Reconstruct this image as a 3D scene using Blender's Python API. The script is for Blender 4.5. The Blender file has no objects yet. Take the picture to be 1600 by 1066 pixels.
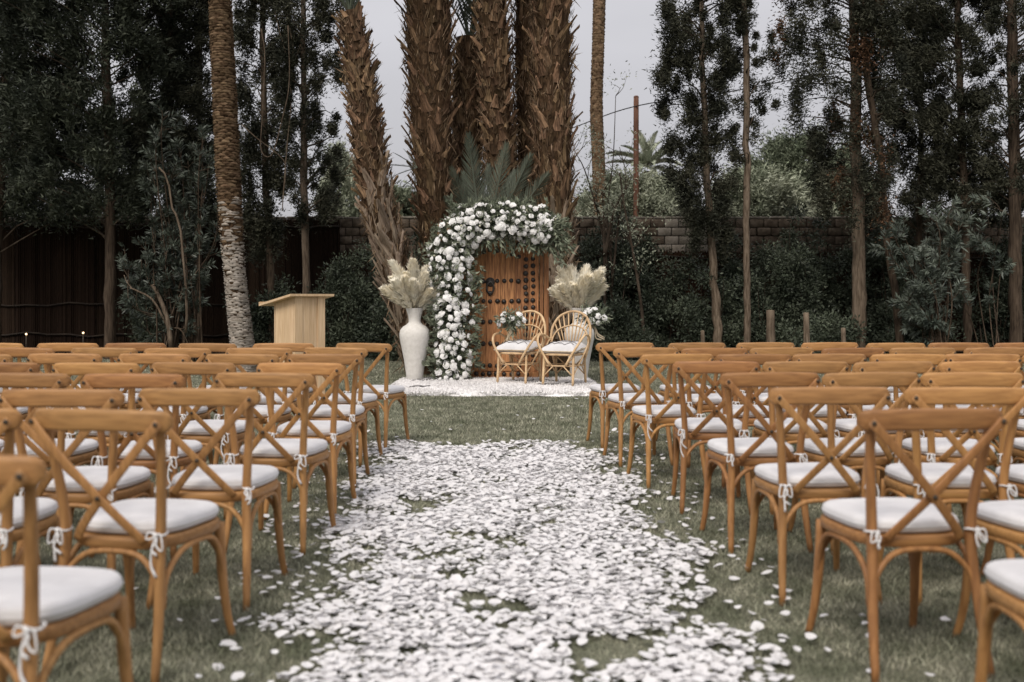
import bpy, math, random
import numpy as np
from mathutils import Vector, Matrix

random.seed(7)
rng = np.random.default_rng(11)
R = math.radians
PI = math.pi
scn = bpy.context.scene
COL = scn.collection

# ------------------------------------------------------------------ camera
CAM_H = 1.24
cam_d = bpy.data.cameras.new("camera")
cam = bpy.data.objects.new("camera", cam_d)
COL.objects.link(cam)
cam.location = (0, 0, CAM_H)
cam.rotation_euler = (R(90), 0, 0)
cam_d.sensor_width = 36
cam_d.lens = 36
cam_d.shift_y = -63 / 1600
cam_d.clip_start = 0.05
cam_d.clip_end = 600
cam_d.dof.use_dof = True
cam_d.dof.focus_distance = 13.5
cam_d.dof.aperture_fstop = 2.2
cam_d.dof.aperture_blades = 9
scn.camera = cam

# ------------------------------------------------------------------ sky, sun, exposure
SUN_EL, SUN_AZ = R(47), R(202)          # soft light from behind-left of the camera
world = bpy.data.worlds.new("World")
scn.world = world
world.use_nodes = True
nt = world.node_tree
nt.nodes.clear()
wo = nt.nodes.new('ShaderNodeOutputWorld')
bg_sky = nt.nodes.new('ShaderNodeBackground')
bg_cloud = nt.nodes.new('ShaderNodeBackground')
mixs = nt.nodes.new('ShaderNodeMixShader')
sky = nt.nodes.new('ShaderNodeTexSky')
sky.sky_type = 'NISHITA'
sky.sun_disc = False
sky.sun_elevation = SUN_EL
sky.sun_rotation = SUN_AZ
sky.dust_density = 5
bg_sky.inputs['Strength'].default_value = 0.06
nt.links.new(sky.outputs[0], bg_sky.inputs['Color'])
tc = nt.nodes.new('ShaderNodeTexCoord')
sep = nt.nodes.new('ShaderNodeSeparateXYZ')
nt.links.new(tc.outputs['Generated'], sep.inputs[0])
mx = nt.nodes.new('ShaderNodeMath'); mx.operation = 'MAXIMUM'; mx.inputs[1].default_value = 0
nt.links.new(sep.outputs['Z'], mx.inputs[0])
# overcast cloud deck: luminance follows the CIE overcast law (1 + 2 sin h) / 3
ml = nt.nodes.new('ShaderNodeMath'); ml.operation = 'MULTIPLY_ADD'
ml.inputs[1].default_value = 0.40; ml.inputs[2].default_value = 0.335
nt.links.new(mx.outputs[0], ml.inputs[0])
nz = nt.nodes.new('ShaderNodeTexNoise'); nz.inputs['Scale'].default_value = 2.2; nz.inputs['Detail'].default_value = 4
mp = nt.nodes.new('ShaderNodeMapping'); mp.inputs['Scale'].default_value = (1, 1, 2.5)
nt.links.new(tc.outputs['Generated'], mp.inputs[0]); nt.links.new(mp.outputs[0], nz.inputs['Vector'])
mr = nt.nodes.new('ShaderNodeMapRange'); mr.inputs['To Min'].default_value = 0.9; mr.inputs['To Max'].default_value = 1.1
mr.inputs['From Min'].default_value = 0.3; mr.inputs['From Max'].default_value = 0.7
nt.links.new(nz.outputs[0], mr.inputs['Value'])
mm = nt.nodes.new('ShaderNodeMath'); mm.operation = 'MULTIPLY'
nt.links.new(ml.outputs[0], mm.inputs[0]); nt.links.new(mr.outputs[0], mm.inputs[1])
bg_cloud.inputs['Color'].default_value = (1.0, 0.985, 1.03, 1)
nt.links.new(mm.outputs[0], bg_cloud.inputs['Strength'])
mixs.inputs[0].default_value = 0.9
nt.links.new(bg_sky.outputs[0], mixs.inputs[1]); nt.links.new(bg_cloud.outputs[0], mixs.inputs[2])
nt.links.new(mixs.outputs[0], wo.inputs[0])

sun_d = bpy.data.lights.new("sun", 'SUN')
sun_d.energy = 1.5
sun_d.angle = R(25)
sun_d.color = (1.0, 0.93, 0.84)
sun = bpy.data.objects.new("sun", sun_d)
COL.objects.link(sun)
sdir = Vector((math.sin(SUN_AZ) * math.cos(SUN_EL), math.cos(SUN_AZ) * math.cos(SUN_EL), math.sin(SUN_EL)))
sun.rotation_euler = (-sdir).to_track_quat('-Z', 'Y').to_euler()
sun.location = sdir * 40

scn.view_settings.view_transform = 'Standard'
scn.view_settings.look = 'None'
scn.view_settings.exposure = 0.62
scn.view_settings.gamma = 1.0
scn.view_settings.use_curve_mapping = False
scn.render.engine = 'CYCLES'
scn.cycles.use_denoising = True
scn.cycles.max_bounces = 5
scn.cycles.diffuse_bounces = 3
scn.cycles.glossy_bounces = 2
scn.cycles.transmission_bounces = 2
scn.cycles.transparent_max_bounces = 4


def P(px, py, d):
    """photo pixel at depth d -> world point"""
    return Vector(((px - 800) / 1600 * d, d, CAM_H - (py - 470) / 1600 * d))


# ------------------------------------------------------------------ materials
def M(name, c1, c2, scale=6, stretch=(1, 1, 1), rough=0.65, bump=0.0, bscale=None, rnd=None, amt=0.3,
      lo=0.35, hi=0.65, detail=5, spec=0.3, emit=None, sheen=0, trans=0):
    m = bpy.data.materials.new(name)
    m.use_nodes = True
    t = m.node_tree
    b = t.nodes['Principled BSDF']
    b.inputs['Roughness'].default_value = rough
    b.inputs['Specular IOR Level'].default_value = spec
    if sheen:
        b.inputs['Sheen Weight'].default_value = sheen
    co = t.nodes.new('ShaderNodeTexCoord')
    oi = t.nodes.new('ShaderNodeObjectInfo')
    add = t.nodes.new('ShaderNodeVectorMath'); add.operation = 'MULTIPLY_ADD'
    cmb = t.nodes.new('ShaderNodeCombineXYZ')
    for i in range(3):
        t.links.new(oi.outputs['Random'], cmb.inputs[i])
    add.inputs[1].default_value = (37, 53, 71)
    t.links.new(cmb.outputs[0], add.inputs[0])
    t.links.new(co.outputs['Object'], add.inputs[2])
    mpn = t.nodes.new('ShaderNodeMapping'); mpn.inputs['Scale'].default_value = stretch
    t.links.new(add.outputs[0], mpn.inputs[0])
    n = t.nodes.new('ShaderNodeTexNoise'); n.inputs['Scale'].default_value = scale; n.inputs['Detail'].default_value = detail
    t.links.new(mpn.outputs[0], n.inputs['Vector'])
    rp = t.nodes.new('ShaderNodeMapRange')
    rp.inputs['From Min'].default_value = lo; rp.inputs['From Max'].default_value = hi
    t.links.new(n.outputs[0], rp.inputs['Value'])
    mix = t.nodes.new('ShaderNodeMix'); mix.data_type = 'RGBA'
    mix.inputs['A'].default_value = (*c1, 1); mix.inputs['B'].default_value = (*c2, 1)
    t.links.new(rp.outputs[0], mix.inputs['Factor'])
    out = mix.outputs['Result']
    if rnd:
        hs = t.nodes.new('ShaderNodeHueSaturation')
        src = oi.outputs['Random']
        if rnd == 'island':
            ge = t.nodes.new('ShaderNodeNewGeometry'); src = ge.outputs['Random Per Island']
        r2 = t.nodes.new('ShaderNodeMapRange')
        r2.inputs['To Min'].default_value = 1 - amt; r2.inputs['To Max'].default_value = 1 + amt
        t.links.new(src, r2.inputs['Value']); t.links.new(r2.outputs[0], hs.inputs['Value'])
        mu = t.nodes.new('ShaderNodeMath'); mu.operation = 'MULTIPLY'; mu.inputs[1].default_value = 7.31
        fr = t.nodes.new('ShaderNodeMath'); fr.operation = 'FRACT'
        t.links.new(src, mu.inputs[0]); t.links.new(mu.outputs[0], fr.inputs[0])
        r3 = t.nodes.new('ShaderNodeMapRange')
        r3.inputs['To Min'].default_value = 0.5 - 0.018 * amt; r3.inputs['To Max'].default_value = 0.5 + 0.018 * amt
        t.links.new(fr.outputs[0], r3.inputs['Value']); t.links.new(r3.outputs[0], hs.inputs['Hue'])
        t.links.new(out, hs.inputs['Color'])
        out = hs.outputs['Color']
    t.links.new(out, b.inputs['Base Color'])
    if bump:
        bp = t.nodes.new('ShaderNodeBump'); bp.inputs['Strength'].default_value = min(1, bump); bp.inputs['Distance'].default_value = 0.01
        n2 = n
        if bscale:
            n2 = t.nodes.new('ShaderNodeTexNoise'); n2.inputs['Scale'].default_value = bscale; n2.inputs['Detail'].default_value = 4
            t.links.new(mpn.outputs[0], n2.inputs['Vector'])
        t.links.new(n2.outputs[0], bp.inputs['Height']); t.links.new(bp.outputs[0], b.inputs['Normal'])
    if emit:
        b.inputs['Emission Color'].default_value = (*emit[0], 1); b.inputs['Emission Strength'].default_value = emit[1]
    if trans:
        tr = t.nodes.new('ShaderNodeBsdfTranslucent')
        t.links.new(out, tr.inputs['Color'])
        ms = t.nodes.new('ShaderNodeMixShader'); ms.inputs[0].default_value = trans
        o = t.nodes['Material Output']
        t.links.new(b.outputs[0], ms.inputs[1]); t.links.new(tr.outputs[0], ms.inputs[2]); t.links.new(ms.outputs[0], o.inputs[0])
    return m


MT = dict(
    lawn=M('lawn', (0.105, 0.112, 0.074), (0.175, 0.178, 0.126), 3.0, rough=0.9, bump=0.6, bscale=90, spec=0.1),
    blade=M('grass_blade', (0.150, 0.162, 0.108), (0.42, 0.410, 0.318), 4.5, rough=0.8, rnd='island', amt=0.6, spec=0.12, trans=0.25),
    soil=M('soil', (0.030, 0.024, 0.018), (0.060, 0.048, 0.034), 4, rough=0.95, bump=0.8, bscale=30, spec=0.05),
    wood=M('honey_wood', (0.255, 0.128, 0.047), (0.44, 0.232, 0.088), 9, (7, 7, 0.6), rough=0.5, rnd='object', amt=0.12, spec=0.3, lo=0.28, hi=0.72, detail=8, bump=0.08),
    wood_x=M('honey_wood_rail', (0.255, 0.130, 0.048), (0.435, 0.230, 0.087), 9, (0.6, 8, 8), rough=0.48, rnd='object', amt=0.12, spec=0.3, lo=0.28, hi=0.72, detail=8, bump=0.08),
    wood_b=M('reddish_wood', (0.21, 0.096, 0.036), (0.37, 0.180, 0.067), 9, (7, 7, 0.6), rough=0.5, rnd='object', amt=0.12, spec=0.3, lo=0.28, hi=0.72, detail=8, bump=0.08),
    wood_b_x=M('reddish_wood_rail', (0.21, 0.096, 0.036), (0.37, 0.182, 0.067), 9, (0.6, 8, 8), rough=0.48, rnd='object', amt=0.12, spec=0.3, lo=0.28, hi=0.72, detail=8, bump=0.08),
    wood_c=M('light_wood', (0.31, 0.150, 0.052), (0.49, 0.260, 0.094), 9, (7, 7, 0.6), rough=0.52, rnd='object', amt=0.12, spec=0.3, lo=0.28, hi=0.72, detail=8, bump=0.08),
    wood_c_x=M('light_wood_rail', (0.31, 0.152, 0.053), (0.49, 0.260, 0.094), 9, (0.6, 8, 8), rough=0.5, rnd='object', amt=0.12, spec=0.3, lo=0.28, hi=0.72, detail=8, bump=0.08),
    bolt=M('dark_bolt', (0.03, 0.022, 0.016), (0.06, 0.045, 0.03), 20, rough=0.5),
    cushion=M('white_cloth', (0.60, 0.59, 0.595), (0.69, 0.68, 0.685), 9, rough=0.9, bump=0.35, bscale=22, spec=0.1, sheen=0.1),
    tie=M('white_cord', (0.66, 0.65, 0.65), (0.78, 0.77, 0.77), 30, rough=0.9, spec=0.1),
    petal=M('petal', (0.75, 0.735, 0.74), (0.82, 0.81, 0.815), 25, rough=0.75, rnd='island', amt=0.05, spec=0.15, trans=0.2),
    rose=M('white_rose', (0.86, 0.85, 0.83), (0.93, 0.92, 0.91), 12, rough=0.75, rnd='object', amt=0.04, spec=0.15, trans=0.08),
    bud=M('cream_bud', (0.46, 0.44, 0.33), (0.62, 0.60, 0.48), 12, rough=0.75, rnd='object', amt=0.2, spec=0.15),
    floral=M('floral_leaf', (0.10, 0.122, 0.078), (0.27, 0.295, 0.215), 6, rough=0.6, rnd='island', amt=0.45, spec=0.3, trans=0.12),
    door=M('door_wood', (0.17, 0.070, 0.030), (0.62, 0.300, 0.128), 5, (9, 9, 0.8), rough=0.62, bump=0.5, rnd='object', amt=0.16, lo=0.28, hi=0.72, detail=8),
    door_frame=M('door_frame_wood', (0.15, 0.064, 0.029), (0.46, 0.225, 0.102), 5, (9, 9, 0.8), rough=0.65, bump=0.5, rnd='object', amt=0.15, lo=0.28, hi=0.72, detail=8),
    iron=M('iron', (0.020, 0.018, 0.016), (0.050, 0.042, 0.036), 15, rough=0.42, spec=0.5),
    vase=M('vase_clay', (0.66, 0.635, 0.59), (0.75, 0.725, 0.685), 20, rough=0.85, bump=0.22, bscale=60, spec=0.15),
    pampas=M('pampas', (0.97, 0.885, 0.70), (0.98, 0.94, 0.82), 6, rough=0.9, rnd='island', amt=0.06, spec=0.08),
    straw=M('straw', (0.42, 0.33, 0.16), (0.55, 0.45, 0.25), 6, rough=0.8),
    rattan=M('rattan', (0.52, 0.345, 0.185), (0.70, 0.50, 0.295), 14, (1, 1, 1), rough=0.5, rnd='object', amt=0.1, spec=0.35),
    rug=M('rug_wool', (0.76, 0.74, 0.73), (0.86, 0.84, 0.83), 7, rough=0.95, bump=0.6, bscale=60, spec=0.05),
    black_thread=M('black_thread', (0.05, 0.045, 0.045), (0.11, 0.10, 0.10), 10, rough=0.9),
    bamboo=M('pale_plank', (0.56, 0.385, 0.22), (0.72, 0.53, 0.335), 6, (8, 8, 0.6), rough=0.55, rnd='object', amt=0.07, lo=0.3, hi=0.7),
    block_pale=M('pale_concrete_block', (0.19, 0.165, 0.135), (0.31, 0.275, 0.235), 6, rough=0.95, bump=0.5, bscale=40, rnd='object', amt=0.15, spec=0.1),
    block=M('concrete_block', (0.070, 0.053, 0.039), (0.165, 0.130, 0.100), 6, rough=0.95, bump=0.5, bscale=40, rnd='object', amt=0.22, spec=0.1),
    mortar=M('mortar', (0.08, 0.07, 0.055), (0.13, 0.11, 0.09), 8, rough=0.95, spec=0.05),
    coping=M('coping', (0.16, 0.14, 0.115), (0.28, 0.25, 0.21), 5, rough=0.95, bump=0.4, bscale=30, rnd='object', amt=0.15, spec=0.1),
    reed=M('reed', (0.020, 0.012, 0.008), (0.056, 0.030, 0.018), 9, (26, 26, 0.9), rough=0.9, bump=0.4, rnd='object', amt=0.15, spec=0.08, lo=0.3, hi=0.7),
    reed_vignette=M('vignette_shaded_reed', (0.012, 0.008, 0.006), (0.034, 0.021, 0.014), 9, (26, 26, 0.9), rough=0.9, bump=0.4, rnd='object', amt=0.25, spec=0.06, lo=0.3, hi=0.7),  # left fence reed: lens vignette shade painted in as a darker colour
    batten=M('reed_batten', (0.018, 0.013, 0.010), (0.036, 0.026, 0.018), 6, rough=0.9),
    bark=M('bark', (0.040, 0.029, 0.021), (0.100, 0.074, 0.053), 5, (6, 6, 0.8), rough=0.95, bump=0.9, bscale=14, rnd='object', amt=0.15, spec=0.08),
    bark_pale=M('pale_bark', (0.085, 0.062, 0.044), (0.20, 0.155, 0.115), 5, (6, 6, 0.8), rough=0.95, bump=0.9, bscale=14, rnd='object', amt=0.15, spec=0.08),
    twig=M('twig', (0.050, 0.038, 0.028), (0.115, 0.088, 0.066), 5, rough=0.95, spec=0.05),
    boot=M('palm_boot', (0.055, 0.034, 0.021), (0.26, 0.166, 0.098), 6, (7, 7, 0.9), rough=0.9, bump=0.8, rnd='object', amt=0.6, spec=0.1, lo=0.3, hi=0.68),
    boot_grey=M('grey_palm_boot', (0.14, 0.098, 0.068), (0.34, 0.27, 0.205), 6, (7, 7, 0.9), rough=0.95, bump=0.8, rnd='object', amt=0.35, spec=0.08, lo=0.3, hi=0.68),
    core=M('palm_core', (0.028, 0.018, 0.011), (0.090, 0.055, 0.031), 12, (3, 3, 1), rough=0.95, bump=0.8, spec=0.05),
    fibre=M('palm_fibre', (0.06, 0.038, 0.024), (0.24, 0.17, 0.11), 3, rough=0.9, rnd='island', amt=0.5, spec=0.08),
    scale=M('palm_scale', (0.075, 0.046, 0.026), (0.24, 0.165, 0.102), 9, (1, 1, 3), rough=0.95, bump=0.8, rnd='island', amt=0.3, spec=0.06),
    scale_pale=M('pale_palm_scale', (0.30, 0.255, 0.21), (0.52, 0.47, 0.415), 9, (1, 1, 3), rough=0.95, bump=0.8, rnd='island', amt=0.25, spec=0.06),
    frond=M('palm_frond', (0.058, 0.070, 0.050), (0.125, 0.142, 0.106), 3, rough=0.5, rnd='island', amt=0.2, spec=0.35),
    frond_dark=M('dark_frond', (0.05, 0.062, 0.042), (0.10, 0.115, 0.08), 3, rough=0.55, rnd='island', amt=0.25, spec=0.3),
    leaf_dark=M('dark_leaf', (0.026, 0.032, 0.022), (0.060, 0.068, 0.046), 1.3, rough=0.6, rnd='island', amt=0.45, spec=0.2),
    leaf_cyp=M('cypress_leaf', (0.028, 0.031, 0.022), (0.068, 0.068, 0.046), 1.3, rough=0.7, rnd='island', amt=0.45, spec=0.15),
    leaf_dry=M('dry_needles', (0.075, 0.042, 0.024), (0.150, 0.086, 0.050), 1.5, rough=0.8, rnd='island', amt=0.4, spec=0.1),
    leaf_ole=M('oleander_leaf', (0.040, 0.050, 0.038), (0.085, 0.100, 0.078), 1.4, rough=0.45, rnd='island', amt=0.4, spec=0.35),
    leaf_ole_grey=M('oleander_leaf_grey', (0.065, 0.082, 0.066), (0.130, 0.150, 0.120), 1.4, rough=0.45, rnd='island', amt=0.4, spec=0.35),  # paler, greyer leaf tone for the right-hand oleanders
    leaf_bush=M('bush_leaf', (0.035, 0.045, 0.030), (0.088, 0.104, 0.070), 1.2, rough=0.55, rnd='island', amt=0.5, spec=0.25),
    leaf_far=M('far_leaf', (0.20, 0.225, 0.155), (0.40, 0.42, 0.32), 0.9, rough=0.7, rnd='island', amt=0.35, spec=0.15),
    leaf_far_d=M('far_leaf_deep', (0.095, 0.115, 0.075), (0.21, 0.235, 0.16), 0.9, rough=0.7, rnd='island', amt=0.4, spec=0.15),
    plaster=M('white_plaster', (0.55, 0.54, 0.53), (0.68, 0.67, 0.66), 3, rough=0.9),
    roof=M('grey_roof', (0.16, 0.14, 0.125), (0.24, 0.21, 0.19), 5, rough=0.9),
    pole=M('pole_wood', (0.085, 0.040, 0.026), (0.17, 0.084, 0.055), 5, (8, 8, 0.6), rough=0.9),
    cable=M('cable', (0.02, 0.02, 0.022), (0.03, 0.03, 0.032), 4, rough=0.7),
    cut=M('cut_wood', (0.26, 0.20, 0.13), (0.40, 0.32, 0.22), 12, rough=0.9),
    bulb=M('warm_bulb', (0.9, 0.7, 0.45), (0.95, 0.75, 0.5), 4, emit=((1.0, 0.66, 0.36), 2.0)),
    ribbon=M('ribbon', (0.56, 0.46, 0.32), (0.68, 0.58, 0.43), 8, rough=0.7, trans=0.2),
)


# ------------------------------------------------------------------ mesh helpers
def new_obj(name, data, parent=None, loc=None, rot=None, scale=None):
    o = bpy.data.objects.new(name, data)
    COL.objects.link(o)
    if parent is not None:
        o.parent = parent
    if loc is not None:
        o.location = loc
    if rot is not None:
        o.rotation_euler = rot
    if scale is not None:
        o.scale = scale
    return o


def tag(o, label=None, cat=None, group=None, kind=None):
    if label: o['label'] = label
    if cat: o['category'] = cat
    if group: o['group'] = group
    if kind: o['kind'] = kind
    return o


def thing(name, loc, label, cat, group=None, rz=0.0):
    o = new_obj(name, None, loc=loc, rot=(0, 0, rz))
    o.empty_display_size = 0.2
    return tag(o, label, cat, group)


class MB:
    def __init__(s):
        s.v = []; s.f = []

    def add(s, V, F):
        k = len(s.v)
        s.v.extend([tuple(map(float, p)) for p in V])
        s.f.extend([tuple(int(i) + k for i in f) for f in F])
        return s

    def box(s, c, size, rz=0.0, bevel=0.0):
        x, y, z = [q / 2 for q in size]
        if bevel <= 0:
            V = [(-x, -y, -z), (x, -y, -z), (x, y, -z), (-x, y, -z), (-x, -y, z), (x, -y, z), (x, y, z), (-x, y, z)]
            F = [(0, 3, 2, 1), (4, 5, 6, 7), (0, 1, 5, 4), (1, 2, 6, 5), (2, 3, 7, 6), (3, 0, 4, 7)]
        else:
            b = min(bevel, x * .8, y * .8, z * .8)
            V = []; idx = {}
            for sx in (-1, 1):
                for sy in (-1, 1):
                    for sz in (-1, 1):
                        for ax in range(3):
                            p = [sx * (x - b), sy * (y - b), sz * (z - b)]
                            p[ax] = (sx * x, sy * y, sz * z)[ax]
                            idx[(sx, sy, sz, ax)] = len(V); V.append(tuple(p))
            F = []
            for ax in range(3):
                a, c2 = [(1, 2), (2, 0), (0, 1)][ax]
                for sg in (-1, 1):
                    q = []
                    for (u, w) in ((-1, -1), (1, -1), (1, 1), (-1, 1)):
                        k = [0, 0, 0]; k[ax] = sg; k[a] = u; k[c2] = w
                        q.append(idx[(*k, ax)])
                    F.append(tuple(q if sg > 0 else q[::-1]))
            for ax in range(3):            # edges along ax
                a, c2 = [(1, 2), (2, 0), (0, 1)][ax]
                for u in (-1, 1):
                    for w in (-1, 1):
                        def I(t, face):
                            k = [0, 0, 0]; k[ax] = t; k[a] = u; k[c2] = w
                            return idx[(*k, face)]
                        q = [I(-1, a), I(1, a), I(1, c2), I(-1, c2)]
                        F.append(tuple(q if u * w < 0 else q[::-1]))
            for sx in (-1, 1):
                for sy in (-1, 1):
                    for sz in (-1, 1):
                        q = [idx[(sx, sy, sz, 0)], idx[(sx, sy, sz, 1)], idx[(sx, sy, sz, 2)]]
                        F.append(tuple(q if sx * sy * sz > 0 else q[::-1]))
        ca, sa = math.cos(rz), math.sin(rz)
        V = [(c[0] + ca * p[0] - sa * p[1], c[1] + sa * p[0] + ca * p[1], c[2] + p[2]) for p in V]
        return s.add(V, F)

    def sweep(s, pts, prof, scales=None, up=None, cap=True):
        """sweep a closed 2-D profile along points"""
        pts = np.asarray(pts, float); prof = np.asarray(prof, float)
        n, m = len(pts), len(prof)
        T = np.gradient(pts, axis=0)
        T /= np.linalg.norm(T, axis=1)[:, None] + 1e-12
        u = np.array(up if up is not None else ((0, 0, 1) if abs(T[0][2]) < .9 else (1, 0, 0)), float)
        V = []
        for i in range(n):
            a = u - T[i] * np.dot(u, T[i])
            a /= np.linalg.norm(a) + 1e-12
            b = np.cross(T[i], a)
            if up is None:
                u = a
            sc = 1.0 if scales is None else scales[i]
            V.append(pts[i] + (prof[:, :1] * b + prof[:, 1:] * a) * sc)
        V = np.concatenate(V)
        F = []
        for i in range(n - 1):
            for j in range(m):
                k = (j + 1) % m
                F.append((i * m + j, i * m + k, (i + 1) * m + k, (i + 1) * m + j))
        if cap:
            F.append(tuple(range(m - 1, -1, -1)))
            F.append(tuple((n - 1) * m + j for j in range(m)))
        return s.add(V, F)

    def tube(s, pts, r, sides=8, cap=True):
        a = np.arange(sides) / sides * 2 * PI
        prof = np.stack([np.cos(a), np.sin(a)], 1)
        pts = np.asarray(pts, float)
        rr = np.full(len(pts), r) if np.isscalar(r) else np.interp(np.linspace(0, 1, len(pts)), np.linspace(0, 1, len(r)), r)
        return s.sweep(pts, prof, rr, cap=cap)

    def lathe(s, prof, seg=32, c=(0, 0, 0)):
        a = np.arange(seg) / seg * 2 * PI
        V = [(c[0] + r * math.cos(t), c[1] + r * math.sin(t), c[2] + z) for r, z in prof for t in a]
        F = []
        for i in range(len(prof) - 1):
            for j in range(seg):
                k = (j + 1) % seg
                F.append((i * seg + j, i * seg + k, (i + 1) * seg + k, (i + 1) * seg + j))
        return s.add(V, F)

    def grid(s, G):
        """G: array (n, m, 3)"""
        n, m = G.shape[:2]
        F = [(i * m + j, i * m + j + 1, (i + 1) * m + j + 1, (i + 1) * m + j) for i in range(n - 1) for j in range(m - 1)]
        return s.add(G.reshape(-1, 3), F)

    def mesh(s, name, mat, smooth=True):
        me = bpy.data.meshes.new(name)
        me.from_pydata(s.v, [], s.f)
        me.materials.append(MT[mat])
        if smooth:
            me.polygons.foreach_set('use_smooth', [True] * len(me.polygons))
        me.update()
        return me

    def obj(s, name, mat, parent=None, smooth=True, loc=None, rot=None):
        return new_obj(name, s.mesh(name, mat, smooth), parent, loc, rot)


def np_mesh(name, V, F, mat, smooth=False):
    """big uniform-polygon mesh from numpy arrays"""
    me = bpy.data.meshes.new(name)
    V = np.ascontiguousarray(V, np.float32); F = np.ascontiguousarray(F, np.int32)
    n, k = F.shape
    me.vertices.add(len(V)); me.vertices.foreach_set('co', V.ravel())
    me.loops.add(n * k); me.loops.foreach_set('vertex_index', F.ravel())
    me.polygons.add(n)
    me.polygons.foreach_set('loop_start', np.arange(0, n * k, k, dtype=np.int32))
    me.polygons.foreach_set('loop_total', np.full(n, k, np.int32))
    if smooth:
        me.polygons.foreach_set('use_smooth', np.ones(n, bool))
    me.materials.append(MT[mat])
    me.update(calc_edges=True)
    return me


def spline(pts, n=12):
    """Catmull-Rom through points"""
    p = np.asarray(pts, float)
    p = np.vstack([2 * p[0] - p[1], p, 2 * p[-1] - p[-2]])
    out = []
    k = len(p) - 3
    for t in np.linspace(0, k, n):
        i = min(int(t), k - 1); f = t - i
        a, b, c, d = p[i], p[i + 1], p[i + 2], p[i + 3]
        out.append(.5 * (2 * b + (c - a) * f + (2 * a - 5 * b + 4 * c - d) * f * f + (3 * b - a - 3 * c + d) * f ** 3))
    return np.array(out)


def unit(a):
    return a / (np.linalg.norm(a, axis=-1, keepdims=True) + 1e-9)


def leaves_arr(pos, dirs, length, width, cup=0.0):
    """rhombic leaves: V (4n,3), F (n,4)"""
    n = len(pos)
    dirs = unit(dirs)
    side = unit(np.cross(dirs, unit(rng.normal(size=(n, 3)))))
    nor = np.cross(dirs, side)
    L = np.broadcast_to(length, n)[:, None]; W = np.broadcast_to(width, n)[:, None]
    V = np.empty((n, 4, 3))
    V[:, 0] = pos
    V[:, 1] = pos + dirs * L * .45 + side * W * .5 + nor * W * cup
    V[:, 2] = pos + dirs * L
    V[:, 3] = pos + dirs * L * .45 - side * W * .5 + nor * W * cup
    return V.reshape(-1, 3), np.arange(n * 4).reshape(n, 4)


def leaves_tri(pos, dirs, length, width):
    n = len(pos)
    dirs = unit(dirs)
    side = unit(np.cross(dirs, unit(rng.normal(size=(n, 3)))))
    L = np.broadcast_to(length, n)[:, None]; W = np.broadcast_to(width, n)[:, None]
    V = np.stack([pos - side * W * .5, pos + side * W * .5, pos + dirs * L], 1)
    return V.reshape(-1, 3), np.arange(n * 3).reshape(n, 3)


def rprof(w, h, b, n=2):
    """rounded rectangle profile, w x h, corner b"""
    out = []
    for (sx, sy, a0) in ((1, 1, 0), (-1, 1, 90), (-1, -1, 180), (1, -1, 270)):
        for i in range(n + 1):
            a = R(a0 + 90 * i / n)
            out.append((sx * (w / 2 - b) + b * math.cos(a), sy * (h / 2 - b) + b * math.sin(a)))
    return out


# ================================================================== THE SETTING
def gsheet(name, x0, x1, y0, y1, z, mat, n=1, amp=0.0):
    xs = np.linspace(x0, x1, n + 1); ys = np.linspace(y0, y1, n + 1)
    X, Y = np.meshgrid(xs, ys)
    Z = z + amp * rng.normal(size=X.shape)
    o = MB().grid(np.stack([X, Y, Z], 2)).obj(name, mat)
    return tag(o, kind='structure')

gsheet('ground', -300, 300, -60, 540, -0.03, 'soil')
gsheet('lawn', -30, 30, -12, 21.9, 0.0, 'lawn')
gsheet('soil_bed', -30, 30, 21.9, 24.3, 0.012, 'soil', 40, 0.012)


def grass():
    allV = []
    for (d0, d1, dens, h, w) in ((1.7, 5, 9500, .027, .0062), (5, 9, 4400, .027, .0082), (9, 15.2, 1900, .033, .010), (15.2, 21.9, 900, .036, .014)):
        A = (d1 - d0) * (d0 + d1) / 2 * 1.1 + .8 * (d1 - d0)
        n = int(A * dens)
        u = rng.random(n)
        d = np.sqrt(d0 ** 2 + u * (d1 ** 2 - d0 ** 2))
        x = (rng.random(n) * 2 - 1) * (d * .55 + .4)
        p = np.stack([x, d, np.full(n, -.003)], 1)
        th = rng.random(n) * 2 * PI
        s = np.stack([np.cos(th), np.sin(th), np.zeros(n)], 1)
        patch = .85 + .3 * np.sin(x * 1.7 + 1) * np.sin(d * 1.3)
        hh = (h * patch * (.6 + .8 * rng.random(n)))[:, None]
        ww = (w * (.7 + .6 * rng.random(n)))[:, None]
        lean = rng.normal(size=(n, 3)) * .6; lean[:, 2] = 1
        V = np.stack([p - s * ww / 2, p + s * ww / 2, p + lean * hh], 1)
        allV.append(V.reshape(-1, 3))
    V = np.concatenate(allV)
    o = new_obj('lawn_grass', np_mesh('lawn_grass', V, np.arange(len(V)).reshape(-1, 3), 'blade'))
    tag(o, 'short grey-green grass of the lawn', 'grass', kind='stuff')

grass()

# ---- block wall with coping
WY = 24.05


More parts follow.
